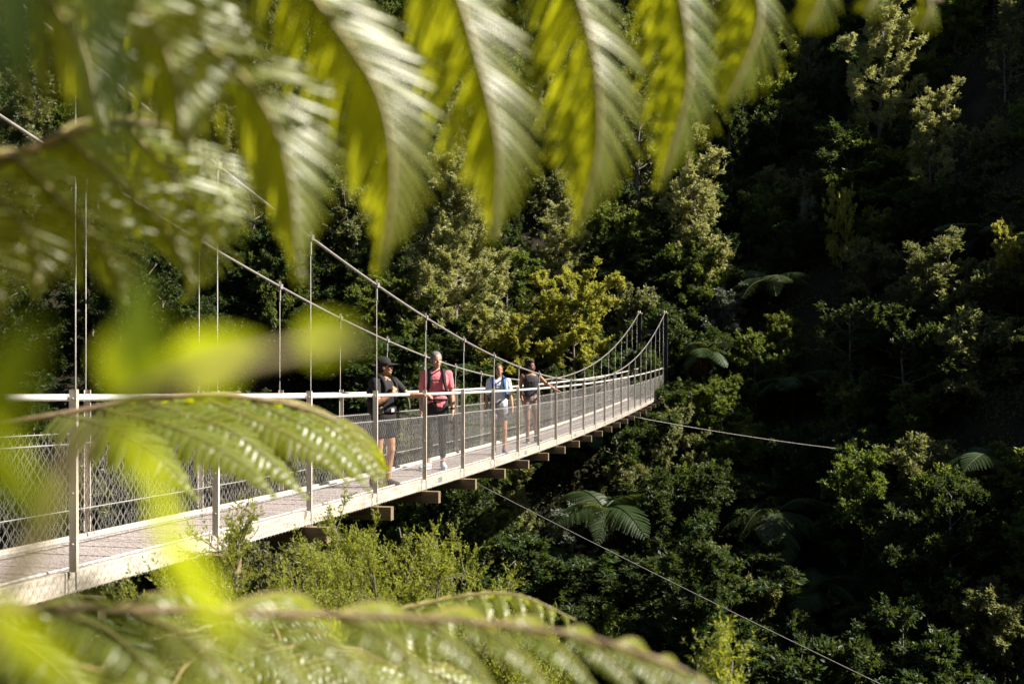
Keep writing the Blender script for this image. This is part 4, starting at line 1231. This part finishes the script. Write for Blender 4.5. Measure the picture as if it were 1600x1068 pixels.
# ------------------------------------------------------------------ foreground fern fronds
def pinna_mesh(curve, normal, half_w, pairs, fold=0.6, curl=0.35, fwd=0.35, seed=0, tip=0.12, slim=0.38, twist=0.15):
    """one leaflet of a frond: midrib curve (n,3) with narrow toothed lobes on both sides"""
    rd = random.Random(seed)
    C = bez(curve, 60)
    seg = np.linalg.norm(np.diff(C, axis=0), axis=1); s = np.concatenate([[0], np.cumsum(seg)]); Ltot = s[-1]; s /= Ltot
    T = np.gradient(C, axis=0); T = unit(T)
    N0 = unit(np.asarray(normal, float))
    sp = Ltot/pairs
    Vs = []; Qs = []; n = 0
    st = np.array((0, 0.16, 0.36, 0.58, 0.80, 1.0))
    wprof = np.array((0.55, 0.95, 1.0, 0.92, 0.66, 0.10))
    for i in range(pairs):
        t = (i+0.5)/pairs
        p = np.array([np.interp(t, s, C[:, a]) for a in range(3)])
        tan = unit(np.array([np.interp(t, s, T[:, a]) for a in range(3)]))
        Nn = unit(N0 - tan*np.dot(N0, tan)); S = np.cross(Nn, tan)
        prof = (0.70+0.30*min(1, t/0.22))*(1-max(0, (t-0.32)/0.68)**1.25)
        l = half_w*max(prof, tip)*rd.uniform(0.93, 1.05)
        for sd in (-1, 1):
            fo = fold + rd.uniform(-0.13, 0.13)
            d = unit(S*sd*math.cos(fo) - Nn*math.sin(fo) + tan*(fwd+rd.uniform(-0.06, 0.06)+1.3*t**3))
            nn = unit(Nn - d*np.dot(Nn, d) + tan*(rd.uniform(-0.16, 0.16)-(twist if np.dot(S*sd, (1.0, 0, 0)) > 0 else -0.1*twist)))
            nn = unit(nn - d*np.dot(nn, d))
            w = np.cross(nn, d)
            k = np.arange(6)
            cen = p + d*l*st[:, None] - Nn*(curl*l*st**2)[:, None] + tan*(0.12*l*st**2)[:, None]
            hw = sp*slim*wprof*(1+0.10*((k % 2)*2-1))
            dip = nn*(-0.16*sp)
            A = cen + w*hw[:, None] + dip; B = cen - w*hw[:, None] + dip
            V = np.stack([A, cen, B], 1).reshape(-1, 3)
            Vs.append(V)
            for j in range(5):
                a = n+j*3
                Qs += [(a, a+3, a+4, a+1), (a+1, a+4, a+5, a+2)]
            n += 18
    return mesh_np('pinna', np.concatenate(Vs), [np.array(Qs)])

def make_frond(plant, rachis, r0, r1, pinnae, seed=0, mat=None, stem=None):
    """rachis (n,3) world points; pinnae: list of dicts(curve, normal, half_w, pairs ...)"""
    org = np.array(plant.location)
    mb = MB(); P = bez(rachis, 40) - org
    mb.tube(P, np.linspace(r0, r1, 40), 7)
    fr = link('frond', mb.mesh('frond'), stem or M['stem'], plant)
    for i, q in enumerate(pinnae):
        q = dict(q); c = np.asarray(q.pop('curve'), float) - org
        mr = q.pop('mid', 0.0035)
        me = pinna_mesh(c, seed=seed*100+i, **q)
        o = link('pinna', me, mat or M['fernfg'], fr)
        m2 = MB(); m2.tube(bez(c, 14), np.linspace(mr, mr*0.25, 14), 4)
        mo = link('midrib', m2.mesh('midrib'), M['stemgreen'], fr)
    return fr

def row(rachis, n, t0, t1, length, side_fn, normal, half_ratio=0.20, pairs=22, droop=0.25, seed=0, **kw):
    """a row of leaflets along one side of a rachis"""
    rd = random.Random(seed)
    C = bez(rachis, 80); T = unit(np.gradient(C, axis=0)); out = []
    for i in range(n):
        t = t0+(t1-t0)*(i+0.5)/n
        a = min(int(t*79), 78)
        p = C[a]; tan = T[a]
        u = (t-t0)/(t1-t0)
        L = length*(0.55+0.45*min(1, u/0.25))*(1-0.86*max(0, u-0.3)/0.7)*rd.uniform(0.93, 1.06)
        d = unit(side_fn(t, tan) + tan*0.35 + np.array((rd.uniform(-.08, .08), rd.uniform(-.08, .08), rd.uniform(-.05, .05))))
        dn = np.array((0, 0, -1.0))
        c = [p, p+d*L*0.35+dn*droop*L*0.06, p+d*L*0.7+dn*droop*L*0.35, p+d*L+dn*droop*L]
        out.append(dict(curve=c, normal=normal, half_w=L*half_ratio, pairs=max(7, int(pairs*(0.4+0.6*L/length))), mid=0.010*L, **kw))
    return out

def fern_trunk(plant, top, r):
    g = float(plant.location.z)
    z = np.linspace(0, 1, 10)
    o = np.array(plant.location)
    P = np.stack([0.02*np.sin(z*6), 0.02*np.cos(z*5)-0.02, z*(top-g)], 1)
    mb = MB(); mb.tube(P, r*(1.25-0.25*z), 12)
    link('trunk', mb.mesh('trunk'), M['fernbark'], plant)

# ---- plant one: the tall tree fern left of the camera whose frond hangs across the top
gl = float(terrain(-1.75, 0.95))
f1 = thing('foreground_tree_fern', 'blurred tree fern whose big backlit frond hangs across the top', 'tree fern', (-1.75, 0.95, gl-0.05), 0)
fern_trunk(f1, 0.30, 0.09)
crown1 = np.array((-1.75, 0.95, 0.30))
rA = [crown1, W(-700, -40, 1.0)*1.0, W(-250, -150, 1.05), W(100, -150, 1.10), W(450, -120, 1.15), W(800, -95, 1.22), W(1150, -70, 1.30), W(1330, -45, 1.34), W(1470, 0, 1.38)]
def hang(pts, d0, d1, hw, pairs, normal=(0.10, -1, 0.15), **k):
    n = len(pts)
    return dict(curve=[W(x, y, d0+(d1-d0)*i/(n-1)) for i, (x, y) in enumerate(pts)], normal=normal, half_w=hw, pairs=pairs, mid=0.0034, **k)
K = dict(slim=0.32, fold=0.52, curl=0.25, fwd=0.55, twist=0.45)
pA = [
    hang([(-60,-140),(40,-40),(120,60),(150,190)], 1.00, 0.96, 0.107, 26, **K),
    hang([(90,-140),(190,-30),(265,90),(290,230)], 1.06, 1.02, 0.112, 26, **K),
    hang([(200,-130),(310,50),(386,126),(431,198),(456,290),(467,436)], 1.10, 1.05, 0.114, 30, **K),
    hang([(420,-115),(500,8),(582,124),(609,214),(613,309),(593,416)], 1.14, 1.10, 0.114, 29, **K),
    hang([(670,-100),(718,0),(747,95),(768,173),(780,255),(770,371)], 1.19, 1.14, 0.108, 28, **K),
    hang([(870,-90),(904,0),(928,82),(937,165),(933,247),(902,358)], 1.23, 1.18, 0.101, 26, **K),
    hang([(1045,-78),(1069,23),(1078,117),(1060,201),(1031,290)], 1.27, 1.22, 0.083, 22, **K),
    hang([(1170,-70),(1188,23),(1167,94),(1132,166)], 1.30, 1.26, 0.068, 18, **K),
    hang([(1275,-58),(1285,-10),(1258,50)], 1.32, 1.30, 0.042, 12, **K),
    hang([(1365,-35),(1370,-10),(1352,22)], 1.35, 1.33, 0.031, 9, **K),
    hang([(1450,-8),(1452,18),(1437,46)], 1.37, 1.36, 0.029, 8, **K),
]
pA += row(rA, 15, 0.25, 0.99, 0.42, lambda t, T: np.array((0.1, 0.75, 0.75)), (0, -0.6, 0.8), 0.2, 20, 0.5, 3, fold=0.5)
make_frond(f1, rA, 0.013, 0.003, pA, 1)
# second frond, lower at the left
rB = [crown1, W(-560, 180, 1.1), W(-260, 300, 1.22), W(0, 250, 1.32), W(135, 202, 1.38), W(240, 195, 1.44), W(330, 240, 1.50)]
K2 = dict(slim=0.32, fold=0.5, curl=0.3, fwd=0.5, twist=0.45)
pB = [
    hang([(-170,290),(-90,350),(-30,420),(0,492)], 1.24, 1.2, 0.084, 22, **K2),
    hang([(-60,265),(20,330),(60,400),(52,462)], 1.29, 1.25, 0.081, 22, **K2),
    hang([(20,240),(105,322),(170,400),(190,470)], 1.32, 1.27, 0.089, 24, **K2),
    hang([(100,210),(190,290),(265,365),(300,440)], 1.36, 1.34, 0.068, 26, **K2),
    hang([(200,195),(279,292),(318,365),(292,467)], 1.42, 1.38, 0.086, 24, **K2),
    hang([(290,215),(330,270),(345,330),(335,390)], 1.47, 1.45, 0.068, 18, **K2),
]
pB += row(rB, 10, 0.35, 0.98, 0.34, lambda t, T: np.array((-0.1, 0.8, 0.45)), (0, -0.5, 0.85), 0.2, 18, 0.6, 5, fold=0.5)
make_frond(f1, rB, 0.012, 0.003, pB, 2)
# an unseen frond added above the picture to shade the left end of the hanging leaflets
rS = [crown1, crown1+np.array((0.55, 0.05, 0.55)), np.array((-0.62, 1.02, 0.80)), np.array((-0.30, 1.03, 0.64)), np.array((-0.10, 1.04, 0.53)), np.array((0.05, 1.04, 0.43))]
pS = row(rS, 16, 0.2, 0.99, 0.34, lambda t, T: np.array((0.1, 1, 0.05)), (0, 0, 1), 0.22, 18, 0.06, 81, fold=0.1, slim=0.48)
pS += row(rS, 16, 0.2, 0.99, 0.34, lambda t, T: np.array((0.1, -1, 0.05)), (0, 0, 1), 0.22, 18, 0.06, 82, fold=0.1, slim=0.48)
make_frond(f1, rS, 0.012, 0.003, pS, 5)
# further fronds of the crown, out of the picture to the left and behind
for i, (dx, dy, rise) in enumerate([(-1.6, 0.5, 0.5), (-1.0, -1.3, 0.5), (-0.7, 1.6, 0.55)]):
    r = [crown1, crown1+np.array((dx*0.35, dy*0.35, rise*0.7)), crown1+np.array((dx*0.7, dy*0.7, rise*0.8)), crown1+np.array((dx*1.1, dy*1.1, rise*0.3))]
    side = unit(np.array((-dy, dx, 0.0)))
    pp = row(r, 12, 0.2, 0.99, 0.42, lambda t, T: side, (0, 0, 1), 0.2, 16, 0.3, i, fold=0.15)
    pp += row(r, 12, 0.2, 0.99, 0.42, lambda t, T: -side, (0, 0, 1), 0.2, 16, 0.3, i+9, fold=0.15)
    make_frond(f1, r, 0.012, 0.003, pp, 10+i)

# ---- plant two: fern whose frond lies in front of the railing
def ground_at(x, y): return float(terrain(x, y))
f2 = thing('foreground_tree_fern', 'fern with an arching sunlit frond lying before the bridge railing', 'tree fern', (-1.75, 2.35, ground_at(-1.75, 2.35)-0.05), 0)
fern_trunk(f2, -0.62, 0.07)
crown2 = np.array((-1.75, 2.35, -0.62))
rC = [crown2, W(-330, 760, 2.36), W(-120, 690, 2.40), W(114, 643, 2.45), W(224, 624, 2.5), W(354, 619, 2.55), W(472, 637, 2.6), W(551, 676, 2.65), W(602, 752, 2.68)]
def lie(pts, d0, d1, hw, pairs, **k):
    n = len(pts)
    return dict(curve=[W(x, y, d0+(d1-d0)*i/(n-1)) for i, (x, y) in enumerate(pts)], normal=(0.62, -0.62, 0.48), half_w=hw, pairs=int(pairs*0.85), mid=0.0018, **k)
K3 = dict(slim=0.42, fold=0.18, curl=0.30, fwd=0.25)
pC = [
    lie([(90,646),(150,660),(244,707),(311,778)], 2.44, 2.22, 0.090, 26, **K3),
    lie([(150,636),(275,668),(374,720),(433,774)], 2.46, 2.26, 0.093, 28, **K3),
    lie([(215,626),(354,668),(433,728),(482,776)], 2.5, 2.34, 0.090, 28, **K3),
    lie([(310,620),(413,660),(500,708),(545,752)], 2.54, 2.42, 0.078, 26, **K3),
    lie([(390,624),(485,668),(545,718),(580,768)], 2.57, 2.48, 0.070, 23, **K3),
    lie([(455,634),(525,672),(572,720),(597,762)], 2.60, 2.54, 0.057, 20, **K3),
    lie([(520,660),(560,690),(588,725),(604,760)], 2.63, 2.6, 0.043, 15, **K3),
]
pC += row(rC, 12, 0.42, 0.97, 0.50, lambda t, T: np.array((0.25, 0.95, 0.02)), (0.2, 0.1, 1), 0.16, 20, 0.45, 4, fold=0.3, curl=0.5)
make_frond(f2, rC, 0.010, 0.002, pC, 3)
# lower frond of the same plant going down to the left corner, one to the back
for i, pts in enumerate([[crown2+np.array((-0.7, 0.6, 0.5)), crown2+np.array((-1.3, 1.1, 0.4)), crown2+np.array((-1.7, 1.5, 0.0))],
                         [crown2+np.array((-0.6, -0.5, 0.45)), crown2+np.array((-1.1, -0.9, 0.35)), crown2+np.array((-1.5, -1.2, 0.0))]]):
    r = [crown2] + pts
    dv = r[-1]-r[0]; side = unit(np.array((-dv[1], dv[0], 0.0)))
    pp = row(r, 11, 0.25, 0.99, 0.36, lambda t, T: side, (0, -0.2, 1), 0.18, 17, 0.45, i+30, fold=0.3)
    pp += row(r, 11, 0.25, 0.99, 0.36, lambda t, T: -side, (0, -0.2, 1), 0.18, 17, 0.45, i+40, fold=0.3)
    make_frond(f2, r, 0.010, 0.002, pp, 20+i)

# ---- plant three: the low fern right in front, its stalk crossing the bottom of the picture
f3 = thing('foreground_tree_fern', 'blurred low fern with brown stalk arching along the bottom edge', 'tree fern', (-0.95, 1.12, ground_at(-0.95, 1.12)-0.05), 0)
fern_trunk(f3, -0.52, 0.06)
crown3 = np.array((-0.95, 1.12, -0.52))
rD = [crown3, W(-330, 1040, 1.15), W(-120, 975, 1.18), W(100, 952, 1.20), W(420, 958, 1.24), W(700, 968, 1.28), W(900, 992, 1.30), W(1040, 1034, 1.30), W(1125, 1080, 1.30)]
K4 = dict(slim=0.33, fold=0.18, curl=0.30, fwd=0.35)
def low(pts, d0, d1, hw, pairs, **k):
    n = len(pts)
    return dict(curve=[W(x, y, d0+(d1-d0)*i/(n-1)) for i, (x, y) in enumerate(pts)], normal=(0.58, -0.60, 0.55), half_w=hw, pairs=int(pairs*0.9), mid=0.0026, **k)
pD = []
for i, bx in enumerate([-40, 85, 205, 320, 430, 535, 635, 730, 815, 890, 955, 1010, 1060]):
    u = i/12
    by = np.interp(bx, [-120, 100, 420, 700, 900, 1040, 1125], [975, 952, 958, 968, 992, 1034, 1080])
    Lx = 230*(1-0.62*u); Ly = 190*(1-0.55*u)
    d0 = np.interp(bx, [-120, 1125], [1.18, 1.30])
    pD.append(low([(bx, by), (bx+Lx*0.38, by+Ly*0.2), (bx+Lx*0.75, by+Ly*0.62), (bx+Lx, by+Ly*1.15)], d0, d0-0.16*(1-0.5*u), 0.036*(1-0.5*u), int(22-8*u), **K4))
pD += row(rD, 11, 0.25, 0.97, 0.22, lambda t, T: np.array((0.2, 0.93, 0.16)), (0.3, 0.0, 1), 0.17, 18, 0.42, 6, fold=0.25, curl=0.5)
make_frond(f3, rD, 0.0065, 0.002, pD, 4)
for i, pts in enumerate([[crown3+np.array((-0.3, 0.5, 0.3)), crown3+np.array((-0.4, 0.95, 0.2)), crown3+np.array((-0.4, 1.3, -0.1))],
                         [W(-120, 1040, 1.3), W(40, 1030, 1.45), W(160, 1050, 1.6), W(240, 1100, 1.7)],
                         [crown3+np.array((-0.5, -0.3, 0.3)), crown3+np.array((-0.9, -0.5, 0.2)), crown3+np.array((-1.2, -0.6, -0.2))]]):
    r = [crown3] + pts
    dv = r[-1]-r[0]; side = unit(np.array((-dv[1], dv[0], 0.0)))
    pp = row(r, 11, 0.2, 0.99, 0.32, lambda t, T: side, (0, -0.2, 1), 0.18, 16, 0.4, i+50, fold=0.3)
    pp += row(r, 11, 0.2, 0.99, 0.32, lambda t, T: -side, (0, -0.2, 1), 0.18, 16, 0.4, i+60, fold=0.3)
    make_frond(f3, r, 0.009, 0.002, pp, 40+i)

# ---- plant four: a sharper fern further down the bank, fronds at the bottom centre
f4 = thing('bank_fern', 'fern with drooping leaflets peeping over the bottom stalk', 'fern', (-0.55, 3.0, ground_at(-0.55, 3.0)-0.05), 0)
fern_trunk(f4, -0.95, 0.05)
crown4 = np.array((-0.55, 3.0, -0.95))
for i, (pts, L) in enumerate([([W(560, 985, 2.95), W(680, 940, 2.95), W(800, 928, 2.95), W(900, 968, 2.95)], 0.28),
                     ([W(430, 1010, 2.8), W(520, 1030, 2.5), W(600, 1075, 2.3)], 0.34),
                     ([W(380, 985, 3.1), W(300, 985, 3.0), W(200, 1010, 2.8), W(150, 1050, 2.7)], 0.34),
                     ([W(520, 1020, 2.9), W(640, 1040, 2.7), W(760, 1085, 2.5)], 0.34),
                     ([W(420, 960, 3.4), W(380, 950, 3.8), W(330, 990, 4.2)], 0.36),
                     ([W(370, 1000, 2.8), W(300, 1030, 2.5), W(260, 1090, 2.3)], 0.34)]):
    r = [crown4] + pts
    dv = r[-1]-r[0]; side = unit(np.array((-dv[1], dv[0], 0.0)))
    for sg in (1, -1):
        pp = row(r, 13, 0.15, 0.99, L, lambda t, T: sg*side, (0.1, -0.3, 1), 0.17, 18, 0.45, i+70+sg, fold=0.3)
        if sg == 1: acc = pp
        else: acc = acc + pp
    make_frond(f4, r, 0.008, 0.002, acc, 60+i, stem=M['stemgreen'])

# ------------------------------------------------------------------ very near shrub, melted by the lens
def shrub_leaf(base, tipp, normal, width, bend=0.15):
    base = np.asarray(base); tipp = np.asarray(tipp)
    D = tipp-base; L = np.linalg.norm(D); D = D/L
    Nn = unit(np.asarray(normal, float) - D*np.dot(normal, D)); S = np.cross(Nn, D)
    mb = MB(); n = 12
    V = []
    for i in range(n+1):
        t = i/n
        w = width*0.5*(math.sin(math.pi*t**0.85)**0.8 if 0 < t < 1 else 0.02)
        c = base + D*L*t - Nn*bend*L*t*t
        V += [c-S*w+Nn*w*0.22, c, c+S*w+Nn*w*0.22]
    Q = []
    for i in range(n):
        a = i*3; Q += [(a, a+1, a+4, a+3), (a+1, a+2, a+5, a+4)]
    mb.add(V, Q)
    return mb
sh = thing('leafy_shrub', 'out of focus yellow-green shrub leaves close to the lens at left', 'shrub', (-0.36, 0.32, ground_at(-0.36, 0.32)-0.03), 0)
so = np.array(sh.location)
stem_pts = [so, so+np.array((0.02, 0.02, 0.8)), np.array((-0.24, 0.33, -0.30)), W(60, 830, 0.33), W(150, 680, 0.33), W(290, 590, 0.33), W(470, 545, 0.35), W(560, 532, 0.36)]
mb = MB(); mb.tube(bez(stem_pts, 40)-so, np.linspace(0.006, 0.0009, 40), 6)
link('stem', mb.mesh('stem'), M['stemgreen'], sh)
br2 = [np.array((-0.24, 0.33, -0.30)), W(-200, 700, 0.26), W(-150, 250, 0.26), W(30, -90, 0.26), W(160, -70, 0.26)]
mb = MB(); mb.tube(bez(br2, 30)-so, np.linspace(0.004, 0.001, 30), 6)
link('branch', mb.mesh('branch'), M['stemgreen'], sh)
LV = [ # base px, tip px, depth base/tip, width px, normal
    ((270,585),(395,540), 0.42, 0.40, 105, (-0.5,-0.8,-0.3)),
    ((160,600),(300,570), 0.41, 0.40, 80, (-0.4,-0.85,-0.2)),
    ((150,575),(270,500), 0.42, 0.41, 75, (-0.25,-0.93,-0.1)),
    ((205,600),(228,430), 0.40, 0.39, 60, (0.60,-0.75,0.27)),
    ((465,548),(552,508), 0.43, 0.42, 78, (-0.5,-0.8,-0.3)),
    ((510,548),(592,534), 0.43, 0.42, 34, (0.60,-0.75,0.27)),
    ((180,650),(262,800), 0.34, 0.33, 60, (-0.4,-0.85,-0.25)),
    ((240,770),(345,1020), 0.33, 0.31, 84, (-0.5,-0.8,-0.3)),
    ((-70,780),(40,500), 0.28, 0.27, 110, (-0.02,-0.97,-0.1)),
    ((-80,640),(70,820), 0.28, 0.27, 90, (-0.05,-0.97,-0.1)),
    ((80,880),(280,1060), 0.30, 0.28, 50, (0.13,-0.98,-0.02)),
    ((-30,930),(110,1090), 0.30, 0.28, 70, (-0.3,-0.9,-0.1)),
    ((160,-70),(182,270), 0.26, 0.24, 66, (0.13,-0.98,0.0)),
    ((30,-90),(20,170), 0.26, 0.25, 80, (0.13,-0.98,0.0)),
]
for (b, t, d0, d1, wp, nn) in LV:
    m = shrub_leaf(W(b[0], b[1], d0)-so, W(t[0], t[1], d1)-so, nn, wp/FPX*(d0+d1)/2)
    link('leaf', m.mesh('leaf'), M['shrubshade'] if (nn[0] > 0.1 and nn[1] < -0.9) else M['shrubfg'], sh)
